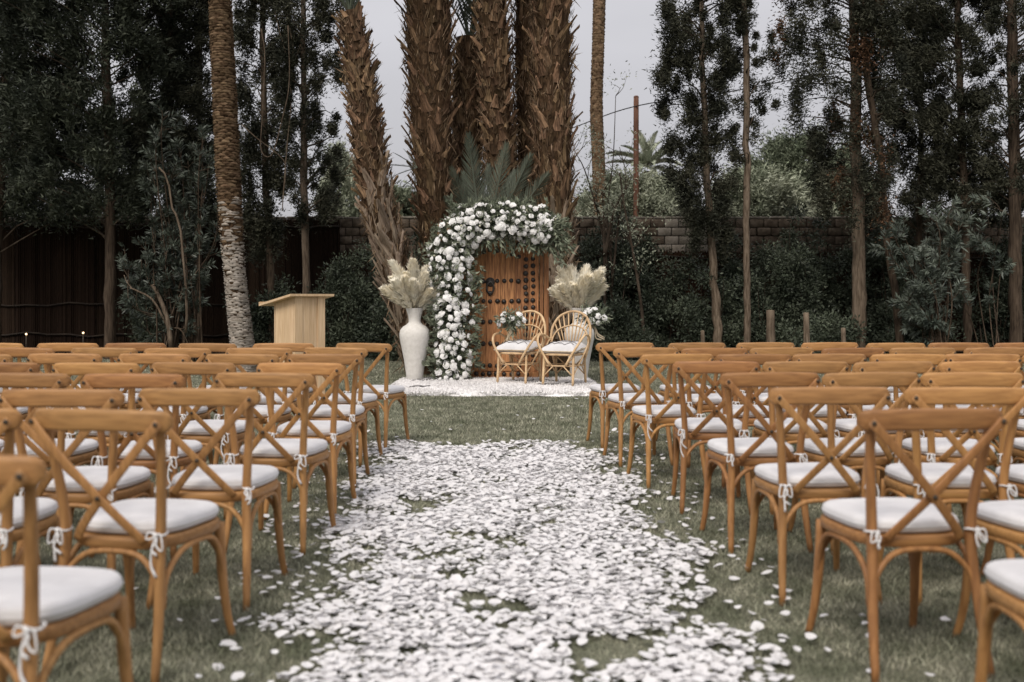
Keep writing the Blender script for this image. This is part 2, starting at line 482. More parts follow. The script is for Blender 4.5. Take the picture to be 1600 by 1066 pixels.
def block_wall():
    w = thing('block_wall', (0, WY, 0), 'weathered concrete block wall with pale coping running behind all the trees', 'wall')
    MB().box((0, .18, 1.58), (29, .2, 3.16)).obj('wall_core', 'mortar', w)
    bl = .333
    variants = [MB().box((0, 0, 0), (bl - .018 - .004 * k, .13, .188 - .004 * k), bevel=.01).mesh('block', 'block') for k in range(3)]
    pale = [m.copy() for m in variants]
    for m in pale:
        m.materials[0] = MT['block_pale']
    for c in range(4):
        off = (c % 2) * bl / 2
        for i in range(75):
            x = -12.4 + i * bl + off
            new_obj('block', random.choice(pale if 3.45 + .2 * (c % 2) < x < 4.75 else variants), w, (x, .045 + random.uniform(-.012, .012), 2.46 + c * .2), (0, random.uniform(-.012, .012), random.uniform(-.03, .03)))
    cm = [MB().box((0, 0, 0), (.66 - .02 * k, .27, .055), bevel=.014).mesh('coping_stone', 'coping') for k in range(3)]
    for i in range(42):
        new_obj('coping_stone', random.choice(cm), w, (-13.7 + i * .67, .15 + random.uniform(-.015, .015), 3.192 + random.uniform(-.01, .01)), (random.uniform(-.02, .02), random.uniform(-.02, .02), random.uniform(-.02, .02)))

block_wall()


def reed_fence(x0, x1, top, label, mat='reed'):
    f = thing('reed_fence', ((x0 + x1) / 2, WY - .12, 0), label, 'fence')
    n = max(2, int((x1 - x0) / 1.6))
    w = (x1 - x0) / n
    for i in range(n):
        a = x0 + i * w - (x0 + x1) / 2
        m = int(w / .022)
        xs = np.linspace(0, w - .02, m)
        dep = rng.random(m) * .022 + (np.arange(m) % 2) * .014
        tp = top + rng.normal(size=m) * .025 + .03 * math.sin(i * 2.1)
        zz = np.linspace(0, 1, 5)
        G = np.zeros((5, m, 3))
        for r_ in range(5):
            G[r_, :, 0] = a + xs + rng.normal() * .003
            G[r_, :, 1] = -dep
            G[r_, :, 2] = tp * zz[r_]
        MB().grid(G).obj('reed_panel', mat, f, smooth=False)
    for z in (.45, 1.15, top - .12):
        pts = np.array([((x0 - x1) / 2 + (x1 - x0) * t, -.055, z + .03 * math.sin(t * 23 + z * 5) + .02 * math.sin(t * 61)) for t in np.linspace(0, 1, 40)])
        MB().tube(pts, .022, 5).obj('batten', 'batten', f)

reed_fence(-13.5, -4.0, 3.10, 'tall dark brown reed fence on the left, as high as the block wall', 'reed_vignette')
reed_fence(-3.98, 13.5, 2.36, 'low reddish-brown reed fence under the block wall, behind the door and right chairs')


# ================================================================== VEGETATION
def trunk_tube(mb, pts, radii, sides=9, rough=.06):
    pts = np.asarray(pts, float)
    n = len(pts)
    rr = np.interp(np.linspace(0, 1, n), np.linspace(0, 1, len(radii)), radii)
    a = np.arange(sides) / sides * 2 * PI
    T = unit(np.gradient(pts, axis=0))
    V = []
    u = np.array((1., 0, 0))
    for i in range(n):
        u = u - T[i] * np.dot(u, T[i]); u /= np.linalg.norm(u)
        b = np.cross(T[i], u)
        q = rr[i] * (1 + rough * rng.normal(size=sides))
        V.append(pts[i] + (np.cos(a) * q)[:, None] * u + (np.sin(a) * q)[:, None] * b)
    F = [(i * sides + j, i * sides + (j + 1) % sides, (i + 1) * sides + (j + 1) % sides, (i + 1) * sides + j) for i in range(n - 1) for j in range(sides)]
    F.append(tuple((n - 1) * sides + j for j in range(sides)))
    return mb.add(np.concatenate(V), F)


def px0_left(t):
    return t[0][0] < 500


def tree(name, label, d, trunk_px, trunk_w, env, nclump, per, csize, leaf, mat, bark='bark', depth=1.0, hang=0.0,
         group=None, lw=.5, dry=0.0, cat='tree', twigs=40, out=.35, upward=.4):
    """trunk_px: [(px, py)...] bottom to top in photo pixels at depth d (bottom set to ground).
    env: [(py, left_px, right_px)] silhouette of the crown; leaves fill it in depth as well."""
    tp = [P(a, b, d) for a, b in trunk_px]
    tp[0].z = 0.0
    base = tp[0].copy()
    o = thing(name, base, label, cat, group)
    tpts = spline([p - base for p in tp], 14 + 2 * len(tp))
    tpts[1:-1, :2] += rng.normal(size=(len(tpts) - 2, 2)) * .012
    k = d / 1600
    trunk_tube(MB(), tpts, [w * k / 2 for w in trunk_w], 10).obj('trunk', bark, o)
    if not nclump:
        return o
    ys = np.array([e[0] for e in env], float); l = np.array([e[1] for e in env], float); r = np.array([e[2] for e in env], float)
    wts = np.interp(np.linspace(ys[0], ys[-1], 200), ys, r - l); cdf = np.cumsum(wts); cdf /= cdf[-1]
    py = np.interp(rng.random(nclump), cdf, np.linspace(ys[0], ys[-1], 200))
    L = np.interp(py, ys, l); Rr = np.interp(py, ys, r)
    u = (rng.random(nclump) * 2 - 1); u = np.sign(u) * np.abs(u) ** (1.15 - out * .5)
    px = (L + Rr) / 2 + u * (Rr - L) / 2
    half = (Rr - L) / 2 * k
    v = (rng.random(nclump) * 2 - 1) * np.sqrt(1 - .8 * u ** 2) * half * depth
    C = np.stack([(px - 800) * k, d + v, CAM_H - (py - 470) * k], 1) - np.array(base)
    # leaves
    per = int(per * (3.1 if px0_left(trunk_px) else 3.5)); leaf *= .80
    N = nclump * per
    cs = csize * (.45 + .75 * rng.random(nclump))
    ci = np.repeat(np.arange(nclump), per)
    off = rng.normal(size=(N, 3)) * .5
    off *= (.45 + .75 * rng.random(N))[:, None]
    off[:, 2] *= (1.25 + hang * 1.6)
    if hang:
        off[:, 2] -= hang * .6
    pos = C[ci] + off * cs[ci][:, None]
    axis = np.interp(pos[:, 2], tpts[:, 2], tpts[:, 0])
    outd = pos - np.stack([axis, np.interp(pos[:, 2], tpts[:, 2], tpts[:, 1]), pos[:, 2]], 1)
    dr = unit(outd) * .7 + rng.normal(size=(N, 3)) * .55
    dr[:, 2] += upward - hang
    ln = leaf * (.6 + .8 * rng.random(N))
    keep = pos[:, 2] > .05
    pos, dr, ln, ci = pos[keep], dr[keep], ln[keep], ci[keep]
    dryc = rng.random(nclump) < dry
    dm = dryc[ci]
    V, F = leaves_tri(pos[~dm], dr[~dm], ln[~dm] * 1.55, ln[~dm] * lw * .95)
    new_obj('crown', np_mesh('crown', V, F, mat), o)
    if dm.any():
        V, F = leaves_tri(pos[dm], dr[dm], ln[dm] * 1.1, ln[dm] * lw * 1.1)
        tag(new_obj('dry_foliage', np_mesh('dry_foliage', V, F, 'leaf_dry'), o), 'brown dried foliage')
    mb = MB()
    for i in rng.choice(nclump, min(twigs, nclump), replace=False):
        c = C[i]
        z0 = max(tpts[0, 2] + .3, min(tpts[-1, 2] - .05, c[2] - abs(c[0]) * (.5 - hang * .9) - .1))
        a = np.array([np.interp(z0, tpts[:, 2], tpts[:, 0]), np.interp(z0, tpts[:, 2], tpts[:, 1]), z0])
        m = (a + c) / 2 + rng.normal(size=3) * .08 + np.array([0, 0, .12])
        mb.tube(spline([a, m, c], 6), [.022, .013, .005], 4, cap=False)
    tag(mb.obj('branches', 'twig', o), kind='stuff')
    return o


def branch_px(o_base, pts, d):
    return [P(a, b, d) - o_base for a, b in pts]


TG = 'trees along the garden wall'
# ---- left side
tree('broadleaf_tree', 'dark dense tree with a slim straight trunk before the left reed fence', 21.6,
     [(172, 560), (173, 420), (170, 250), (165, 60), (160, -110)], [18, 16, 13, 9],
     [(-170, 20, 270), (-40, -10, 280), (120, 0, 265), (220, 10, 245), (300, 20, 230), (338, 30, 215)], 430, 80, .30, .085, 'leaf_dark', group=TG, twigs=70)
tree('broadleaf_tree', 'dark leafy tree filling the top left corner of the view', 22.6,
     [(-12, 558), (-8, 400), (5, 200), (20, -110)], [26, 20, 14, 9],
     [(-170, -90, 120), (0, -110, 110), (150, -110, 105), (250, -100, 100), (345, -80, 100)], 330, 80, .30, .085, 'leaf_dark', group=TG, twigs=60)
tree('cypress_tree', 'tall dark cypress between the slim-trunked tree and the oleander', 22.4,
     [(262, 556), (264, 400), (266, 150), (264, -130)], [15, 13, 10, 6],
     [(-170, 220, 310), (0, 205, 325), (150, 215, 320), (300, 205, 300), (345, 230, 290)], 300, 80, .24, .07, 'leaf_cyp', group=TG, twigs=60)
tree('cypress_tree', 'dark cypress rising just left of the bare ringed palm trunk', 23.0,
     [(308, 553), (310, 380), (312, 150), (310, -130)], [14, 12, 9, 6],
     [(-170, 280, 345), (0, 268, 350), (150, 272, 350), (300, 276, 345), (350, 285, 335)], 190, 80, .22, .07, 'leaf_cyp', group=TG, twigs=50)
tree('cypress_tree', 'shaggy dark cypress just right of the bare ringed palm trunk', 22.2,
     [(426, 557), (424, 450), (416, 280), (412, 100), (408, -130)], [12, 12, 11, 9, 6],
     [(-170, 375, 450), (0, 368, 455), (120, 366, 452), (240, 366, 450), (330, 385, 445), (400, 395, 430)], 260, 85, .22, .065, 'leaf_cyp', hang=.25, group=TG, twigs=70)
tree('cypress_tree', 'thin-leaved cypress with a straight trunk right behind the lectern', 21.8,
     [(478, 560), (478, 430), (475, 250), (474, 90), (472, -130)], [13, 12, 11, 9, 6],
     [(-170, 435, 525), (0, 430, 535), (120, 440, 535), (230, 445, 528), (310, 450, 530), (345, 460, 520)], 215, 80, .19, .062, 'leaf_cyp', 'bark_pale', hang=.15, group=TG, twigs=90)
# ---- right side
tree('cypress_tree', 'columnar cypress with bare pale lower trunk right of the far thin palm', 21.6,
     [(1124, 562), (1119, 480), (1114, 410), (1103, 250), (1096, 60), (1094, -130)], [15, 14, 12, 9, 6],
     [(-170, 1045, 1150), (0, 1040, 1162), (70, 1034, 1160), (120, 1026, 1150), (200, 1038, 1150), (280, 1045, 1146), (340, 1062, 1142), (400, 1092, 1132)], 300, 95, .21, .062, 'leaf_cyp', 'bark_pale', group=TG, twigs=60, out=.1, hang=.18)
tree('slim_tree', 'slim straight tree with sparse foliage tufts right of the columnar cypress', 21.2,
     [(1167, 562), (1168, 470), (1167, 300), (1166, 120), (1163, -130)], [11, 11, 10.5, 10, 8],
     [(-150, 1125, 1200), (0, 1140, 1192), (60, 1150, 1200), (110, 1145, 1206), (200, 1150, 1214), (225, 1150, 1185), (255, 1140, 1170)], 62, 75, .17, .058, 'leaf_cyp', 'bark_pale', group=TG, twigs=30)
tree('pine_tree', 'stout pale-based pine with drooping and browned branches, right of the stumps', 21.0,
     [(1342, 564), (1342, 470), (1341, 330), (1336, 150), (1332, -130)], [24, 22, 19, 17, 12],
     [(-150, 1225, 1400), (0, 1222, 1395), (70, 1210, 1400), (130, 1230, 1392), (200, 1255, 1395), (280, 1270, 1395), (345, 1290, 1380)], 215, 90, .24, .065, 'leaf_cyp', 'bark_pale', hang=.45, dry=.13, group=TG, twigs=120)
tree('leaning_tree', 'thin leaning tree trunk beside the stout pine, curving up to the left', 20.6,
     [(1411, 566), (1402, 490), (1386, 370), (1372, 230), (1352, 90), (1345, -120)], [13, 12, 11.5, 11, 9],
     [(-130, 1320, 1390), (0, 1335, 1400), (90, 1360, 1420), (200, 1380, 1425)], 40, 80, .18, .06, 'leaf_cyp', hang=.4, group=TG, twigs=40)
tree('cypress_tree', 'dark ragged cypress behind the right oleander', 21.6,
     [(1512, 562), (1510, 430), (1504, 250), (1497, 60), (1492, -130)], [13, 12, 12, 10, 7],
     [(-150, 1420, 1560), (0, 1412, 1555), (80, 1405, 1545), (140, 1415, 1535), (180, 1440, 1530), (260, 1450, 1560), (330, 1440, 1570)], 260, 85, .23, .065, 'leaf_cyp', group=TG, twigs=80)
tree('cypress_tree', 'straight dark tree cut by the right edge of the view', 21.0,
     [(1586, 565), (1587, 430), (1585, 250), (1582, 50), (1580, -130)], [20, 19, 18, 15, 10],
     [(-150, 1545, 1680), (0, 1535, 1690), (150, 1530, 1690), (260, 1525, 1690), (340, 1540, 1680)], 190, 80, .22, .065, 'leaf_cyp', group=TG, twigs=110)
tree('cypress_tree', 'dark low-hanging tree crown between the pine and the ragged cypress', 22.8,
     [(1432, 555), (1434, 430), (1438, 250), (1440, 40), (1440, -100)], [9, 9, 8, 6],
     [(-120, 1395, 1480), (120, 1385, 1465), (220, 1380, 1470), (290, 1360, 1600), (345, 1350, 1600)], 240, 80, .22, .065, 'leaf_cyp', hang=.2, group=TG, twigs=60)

# ---- beyond the wall
FG = 'trees beyond the wall'
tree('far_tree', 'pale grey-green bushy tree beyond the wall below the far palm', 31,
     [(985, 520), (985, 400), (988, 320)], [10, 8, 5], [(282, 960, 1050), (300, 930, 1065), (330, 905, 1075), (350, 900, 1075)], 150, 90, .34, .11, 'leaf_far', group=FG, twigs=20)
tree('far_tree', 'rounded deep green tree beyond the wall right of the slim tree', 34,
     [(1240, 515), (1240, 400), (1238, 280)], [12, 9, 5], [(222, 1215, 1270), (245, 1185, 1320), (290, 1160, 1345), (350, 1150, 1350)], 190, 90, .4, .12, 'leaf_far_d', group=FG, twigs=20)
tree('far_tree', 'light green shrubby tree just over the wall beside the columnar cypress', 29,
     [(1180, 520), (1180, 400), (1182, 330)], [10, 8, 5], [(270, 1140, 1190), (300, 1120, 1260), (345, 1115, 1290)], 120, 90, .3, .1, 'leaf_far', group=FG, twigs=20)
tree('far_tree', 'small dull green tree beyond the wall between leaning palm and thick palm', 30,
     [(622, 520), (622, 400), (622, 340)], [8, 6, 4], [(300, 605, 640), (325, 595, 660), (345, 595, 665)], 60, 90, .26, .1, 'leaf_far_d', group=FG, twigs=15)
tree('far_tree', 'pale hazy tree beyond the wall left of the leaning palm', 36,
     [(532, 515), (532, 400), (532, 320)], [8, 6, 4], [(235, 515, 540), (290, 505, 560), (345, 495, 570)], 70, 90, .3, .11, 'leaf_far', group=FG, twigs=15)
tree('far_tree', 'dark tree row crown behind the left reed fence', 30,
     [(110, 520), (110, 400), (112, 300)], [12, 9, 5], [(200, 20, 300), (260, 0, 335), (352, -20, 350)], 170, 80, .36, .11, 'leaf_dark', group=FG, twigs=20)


# ---- shrubs
def bush(name, label, d, px0, px1, pytop, n, leaf, mat, lw=.42, group='shrubs in the bed along the fence', base=None, depth=.5, cs=.16, per=50, lowcut=True, cat='shrub'):
    k = d / 1600
    cx = (px0 + px1) / 2
    b = P(cx, 560, d); b.z = 0.01
    o = thing(name, b, label, cat, group)
    H = CAM_H - (pytop - 470) * k
    W = (px1 - px0) / 2 * k
    nst = max(5, int(W * 9))
    mb = MB(); tips = []
    for i in range(nst):
        t = rng.random() * 2 - 1
        h = H * (1 - .45 * abs(t) ** 1.6) * (.72 + .3 * rng.random())
        tip = np.array([t * W, rng.normal() * depth * .4, h])
        b0 = np.array([t * W * .35, rng.normal() * .1, 0])
        m = b0 * .5 + tip * .5 + rng.normal(size=3) * .1
        pts = spline([b0, m, tip], 7)
        mb.tube(pts, [.018, .011, .004], 4, cap=False)
        for s_ in np.linspace(.12, 1, 7):
            tips.append(pts[min(6, int(s_ * 6.99))] + rng.normal(size=3) * np.array([.16, .14, .1]) * (.6 + H * .2))
    mb.obj('stems', 'twig', o)
    tips = np.array(tips)
    C = tips[rng.integers(0, len(tips), n)]
    C = C + rng.normal(size=C.shape) * .07
    N = n * per
    ci = np.repeat(np.arange(n), per)
    off = rng.normal(size=(N, 3)) * cs * .55
    pos = C[ci] + off
    dr = unit(off) + rng.normal(size=(N, 3)) * .4
    dr[:, 2] += .1
    ln = leaf * (.6 + .7 * rng.random(N))
    keep = pos[:, 2] > .03
    V, F = leaves_arr(pos[keep], dr[keep], ln[keep], ln[keep] * lw, .15)
    new_obj('foliage', np_mesh('foliage', V, F, mat), o)
    return o


def oleander(name, label, d, base_px, stems, mat, leaf=.13, sub=5, group='oleanders in the bed', spread=.28, thick=.022):
    """stems: list of polylines in photo pixels; whorls of long leaves along their upper ends"""
    b = P(base_px[0], 560, d); b.z = 0.01
    o = thing(name, b, label, 'shrub', group)
    nb = np.array(b)
    pos = []; drs = []
    for st in stems:
        p = [np.array(P(a, c, d)) - nb + np.array([0, rng.normal() * .18, 0]) for a, c in st]
        p[0][2] = max(0, p[0][2]) if st[0][1] < 540 else 0
        pts = spline(p, 14)
        mb = MB(); mb.tube(pts, [thick, thick * .65, thick * .25], 5)
        whorls = [(pts[-1], pts[-1] - pts[-3])]
        for j in range(sub):
            i = random.randint(5, 12)
            a = pts[i]
            dv = unit(unit(pts[i + 1] - pts[i - 1]) + rng.normal(size=3) * .65)
            q = a + dv * spread * (.5 + random.random()); q[2] = max(q[2], .15)
            mb.tube(spline([a, (a + q) / 2 + rng.normal(size=3) * .03, q], 5), [thick * .35, thick * .15], 4, cap=False)
            for f in (.55, .8, 1):
                whorls.append((a + (q - a) * f, q - a))
        mb.obj('stem', 'bark', o)
        for c, dv in whorls:
            dv = unit(dv)
            n = 13
            a = rng.normal(size=(n, 3)); a -= np.outer(a @ dv, dv); a = unit(a)
            pos.append(c + a * .01 + np.outer((rng.random(n) - .5) * .12, dv)); drs.append(a * .85 + dv * .7 + np.array([0, 0, -.1]))
    pos = np.concatenate(pos); drs = np.concatenate(drs)
    ln = leaf * (.65 + .6 * rng.random(len(pos)))
    V, F = leaves_arr(pos, drs, ln, ln * .2, .1)
    new_obj('foliage', np_mesh('foliage', V, F, mat), o)
    return o


st = []
for i in range(34):
    x1 = random.uniform(192, 352); y1 = random.uniform(175, 470)
    if x1 < 225: y1 = max(y1, 320)
    bx = 262 + random.uniform(-14, 55)
    st.append([(bx, 560), (bx + (x1 - bx) * .3, 560 - (560 - y1) * .4), (x1 - (x1 - bx) * .15, y1 + 60), (x1, y1)])
oleander('oleander', 'tall many-stemmed oleander left of the bare ringed palm trunk', 20.2, (270, 560), st, 'leaf_ole', sub=9, thick=.02)
ol = bpy.data.objects['oleander']
mb = MB()
nb = Vector(ol.location)
for pl, r0 in (([(268, 545), (262, 500), (248, 462), (238, 445)], .055), ([(262, 512), (240, 470), (215, 455), (203, 450)], .024), ([(207, 452), (198, 440), (194, 430)], .014), ([(290, 520), (292, 470), (281, 350), (270, 330), (262, 280), (248, 262)], .028)):
    mb.tube(spline([P(a, b, 19.9) - nb for a, b in pl], 9), [r0, r0 * .6], 6)
mb.obj('old_stem', 'bark_pale', ol)
st = []
for i in range(22):
    x1 = random.uniform(1378, 1500); y1 = random.uniform(315, 500)
    bx = 1465 + random.uniform(-15, 15)
    if x1 < 1410: y1 = random.choice([random.uniform(355, 385), random.uniform(440, 470)])
    st.append([(bx, 560), (bx + (x1 - bx) * .3, 560 - (560 - y1) * .45), (x1 - (x1 - bx) * .2, y1 + 35), (x1, y1)])
oleander('oleander', 'grey-green oleander right of the leaning trunk with a few yellowed leaves', 20.0, (1465, 560), st, 'leaf_ole_grey', sub=8, thick=.016)
st = [[(1545, 560), (1552, 470), (1560, 400), (1540, 338)], [(1548, 560), (1535, 440), (1528, 390), (1515, 350)], [(1540, 560), (1556, 480), (1570, 420), (1560, 415)], [(1545, 560), (1560, 430), (1555, 340), (1552, 305)], [(1540, 560), (1520, 500), (1505, 480), (1498, 470)]]
oleander('oleander', 'sparse leggy oleander with pale leaf tufts near the right edge', 20.3, (1545, 560), st, 'leaf_ole_grey', sub=5, thick=.013)

BUSH = [
    ('leafy dark shrub right behind the lectern', 21.9, 486, 566, 385, 260),
    ('dark shrub between the lectern and the leaning palm', 22.4, 545, 625, 372, 240),
    ('feathery green shrub between leaning palm and thick palm', 22.6, 606, 682, 352, 220),
    ('dark low shrub behind the left white vase', 21.2, 560, 650, 468, 160),
    ('dark shrub between the ringed palm and the lectern', 22.3, 372, 440, 400, 170),
    ('dense dark shrub right of the right pampas vase', 21.3, 915, 995, 470, 230),
    ('scraggly brownish shrub in front of the wall right of the thick right palm', 22.8, 885, 1010, 345, 230),
    ('tall dark shrub left of the columnar cypress', 22.6, 1000, 1075, 392, 280),
    ('broad dark shrub under the columnar cypress', 22.0, 1058, 1165, 425, 300),
    ('leafy shrub spilling over the fence between slim tree and pine', 22.3, 1168, 1290, 385, 420),
    ('low dark shrub around the two tree stumps', 20.9, 1215, 1320, 485, 200),
    ('dark shrub behind the stout pine trunk', 22.9, 1290, 1395, 430, 150),
    ('high shrub leaning over the wall left of the stout pine', 23.2, 1190, 1300, 330, 260),
    ('dark low shrub at the foot of the right oleander', 21.0, 1415, 1500, 470, 170),
    ('thick creeper over the wall behind the dark thin palm', 23.4, 560, 650, 345, 150),
    ('ragged creeper over the wall just right of the thick right palm', 23.4, 885, 955, 342, 170),
    ('dense creeper over the wall between the slim tree and the pine', 23.4, 1215, 1330, 338, 230),
    ('loose creeper hanging over the wall behind the slim tree', 23.4, 1120, 1215, 335, 200),
    ('brownish creeper over the wall left of the bare blocks', 23.4, 945, 1040, 338, 220),
    ('dark creeper over the wall right of the stout pine', 23.4, 1340, 1460, 330, 240),
    ('dark creeper over the wall behind the right edge tree', 23.4, 1490, 1620, 330, 240),
    ('small dark shrub at the foot of the slim-trunked left tree', 22.8, 205, 260, 470, 80),
]
for lb, d, a, b_, t, n in BUSH:
    bush('shrub', lb, d, a, b_, t, int(n * (1.5 if 'creeper' in lb else .95)), .078, 'leaf_bush')

# bare saplings
def sapling(label, d, stems, leafy, mat='leaf_far_d', rad=.03, nl=500):
    b = P(stems[0][0][0], 560, d); b.z = 0
    o = thing('sapling', b, label, 'sapling', 'thin saplings by the wall')
    mb = MB(); pos = []
    for s_ in stems:
        p = [P(x, y, d) - b for x, y in s_]
        if s_[0][1] > 530: p[0].z = 0
        pts = spline(p, 14)
        mb.tube(pts, [rad, rad * .6, rad * .25], 6)
        for j in range(7):
            i = random.randint(4, 13)
            q = pts[i] + np.array([rng.normal() * .3, rng.normal() * .2, .25 + .3 * random.random()])
            mb.tube(spline([pts[i], (pts[i] + q) / 2 + rng.normal(size=3) * .05, q], 5), [rad * .3, rad * .1], 4, cap=False)
            if leafy: pos.append(q)
    mb.obj('stem', 'twig', o)
    if leafy:
        pos = np.array(pos); ci = rng.integers(0, len(pos), nl)
        pp = pos[ci] + rng.normal(size=(nl, 3)) * .14
        ln = .07 * (.6 + .8 * rng.random(nl))
        V, F = leaves_arr(pp, rng.normal(size=(nl, 3)) + np.array([0, 0, .3]), ln, ln * .35)
        new_obj('foliage', np_mesh('foliage', V, F, mat), o)

sapling('many-branched bare sapling before the far thin palm', 22.7, [[(958, 558), (956, 420), (948, 340), (958, 250), (962, 150)], [(957, 480), (940, 360), (915, 270), (897, 235)], [(957, 440), (966, 350), (978, 280), (968, 230)], [(956, 400), (935, 330), (930, 290)]], True, 'leaf_far', nl=1100)
sapling('slim leaning sapling trunk crossing the fence left of the columnar cypress', 22.0, [[(1008, 560), (1002, 480), (990, 400), (975, 320), (968, 270)]], True, 'leaf_far', .045, 500)
sapling('short straight sapling trunk just right of the right pampas', 22.4, [[(946, 560), (945, 470), (944, 390), (942, 300)], [(944, 400), (960, 330), (980, 290)]], True, 'leaf_far', .05, 600)
sapling('tangle of upright thin stems between the two right-hand thick palms', 20.6, [[(806, 560), (808, 300), (803, 150), (798, -40)], [(812, 560), (816, 300), (822, 150), (832, -30)], [(818, 560), (812, 280), (813, 120), (808, -40)], [(802, 560), (812, 260), (808, 90), (816, -40)]], True, 'leaf_dark', .028, 2600)

# vine loops hanging from the left cypresses
vn = thing('hanging_vines', P(440, 130, 21.3), 'bare looping vines hanging in the cypresses left of the leaning palm', 'vine')
for i, pl in enumerate(([(408, 45), (414, 90), (410, 180), (408, 235), (425, 242), (440, 190), (452, 130), (450, 40)], [(378, 195), (400, 215), (420, 230), (438, 245), (446, 260), (444, 300)], [(449, 225), (446, 260), (443, 300), (441, 330)], [(452, 40), (458, 80), (452, 110), (455, 160), (447, 240)], [(430, 20), (440, 60), (455, 100), (470, 70)])):
    MB().tube(spline([P(a, b, 21.2 + .1 * i) - vn.location for a, b in pl], 26), .011, 5).obj('vine', 'bark_pale', vn)

# cut trunk stumps
for lb, x, t, w, d in (('tall cut trunk stump in the bed right of the slim tree', 1206, 485, 13, 20.2), ('second cut trunk stump, nearer the stout pine', 1262, 489, 9, 20.0), ('smallest cut stump beside the stout pine trunk', 1320, 513, 7, 19.8), ('short dark cut stump left of the columnar cypress trunk', 1100, 517, 6, 21.0)):
    b = P(x, 560, d); b.z = 0
    o = thing('tree_stump', b, lb, 'stump', 'cut stumps in the bed')
    h = CAM_H - (t - 470) * d / 1600; r_ = w * d / 3200
    trunk_tube(MB(), spline([(0, 0, 0), (-.02, 0, h * .5), (-.03, 0, h)], 7), [r_ * 1.15, r_], 12, .03).obj('trunk', 'bark_pale', o)
    MB().lathe([(r_ * .93, 0), (r_ * .5, .004), (0.001, .005)], 12, (-.03, 0, h + .002)).obj('cut_face', 'cut', o)


# ================================================================== PALMS
def boot_mesh(L, W, T, curl, mat, frayed):
    """an old leaf base: a tapered, keeled, outward-curving stub"""
    n = 5
    G = np.zeros((n, 5, 3))
    for i in range(n):
        t = i / (n - 1)
        w = W * (1 - .62 * t ** .8) * .5
        y = curl * t * t
        for j, s_ in enumerate((-1, -.55, 0, .55, 1)):
            G[i, j] = (s_ * w + rng.normal() * .004 * frayed, y + T * (1 - abs(s_)) * (1 - .4 * t), L * t + (rng.normal() * .03 * frayed if i == n - 1 else 0))
    mb = MB().grid(G)
    back = G[:, [0, 2, 4]].copy(); back[:, 1, 1] -= T * .9; back = back[:, ::-1]
    mb.grid(back)
    mb.add([G[-1, 0], G[-1, 1], G[-1, 2], G[-1, 3], G[-1, 4], back[-1, 1]], [(0, 1, 2, 3, 4, 5)])
    return mb.mesh('leaf_base', mat, False)


BOOTS = {
    'long': [boot_mesh(.24 + .05 * k, .15 + .012 * (k % 3), .035, .02 + .022 * k, 'boot', 1.6) for k in range(4)],
    'short': [boot_mesh(.17 + .02 * k, .17, .045, .03 + .012 * k, 'boot', .7) for k in range(3)],
    'grey': [boot_mesh(.34 + .05 * k, .14, .03, .0 + .012 * k, 'boot_grey', 1) for k in range(4)],
}


def frond_mesh(name, L, droop, n=30, leaf=.42, wid=.026, mat='frond', vfold=.55):
    t = np.linspace(0, 1, 16)
    x = L * (t - .12 * droop * t ** 3); z = -droop * L * .55 * t ** 2.2
    axis = np.stack([np.zeros(16), x, z], 1)      # grows along +Y, droops -Z
    mb = MB(); mb.tube(axis, [.022, .014, .004], 5, cap=False)
    for i in range(n):
        f = .14 + .85 * i / (n - 1)
        p = np.array([np.interp(f, t, axis[:, c]) for c in range(3)])
        q = np.array([np.interp(min(1, f + .02), t, axis[:, c]) for c in range(3)])
        T = unit(q - p) if f < .985 else unit(axis[-1] - axis[-2])
        ll = leaf * (math.sin(PI * (f * .8 + .17)) ** .7)
        for s_ in (-1, 1):
            up = np.array([0, -T[2], T[1]])
            dv = unit(np.array([s_ * (1 - .45 * f), 0, 0]) + T * (.75 + .6 * f) + up * vfold + rng.normal(size=3) * .06)
            w = np.cross(dv, unit(np.cross(T, dv))) * wid * .5
            m = p + dv * ll * .5
            e = p + dv * ll + np.array([0, 0, -.05 * ll])
            mb.add([p - w * .5, p + w * .5, m + w, m - w, e], [(0, 1, 2, 3), (3, 2, 4)])
    return mb.mesh(name, mat, False)


FR = [frond_mesh('frond', 2.4, .5 + .2 * k, 34, .42, .03, 'frond_dark') for k in range(2)]
FR_UP = [frond_mesh('frond', 1.55, .10 + .08 * k, 44, .30, .015, 'frond', .25) for k in range(3)]


FR_FAR = [frond_mesh('frond', 2.3, .35 + .3 * k, 26, .55, .075, 'leaf_far') for k in range(2)]


def put_frond(parent, me, loc, az, el, sc=1.0, roll=0.0):
    """az: azimuth of growth (0 = +Y), el: elevation"""
    o = new_obj('frond', me, parent, loc)
    mt = Matrix.Rotation(-az, 4, 'Z') @ Matrix.Rotation(el, 4, 'X') @ Matrix.Rotation(roll, 4, 'Y')
    o.rotation_euler = mt.to_euler(); o.scale = (sc, sc, sc)
    return o


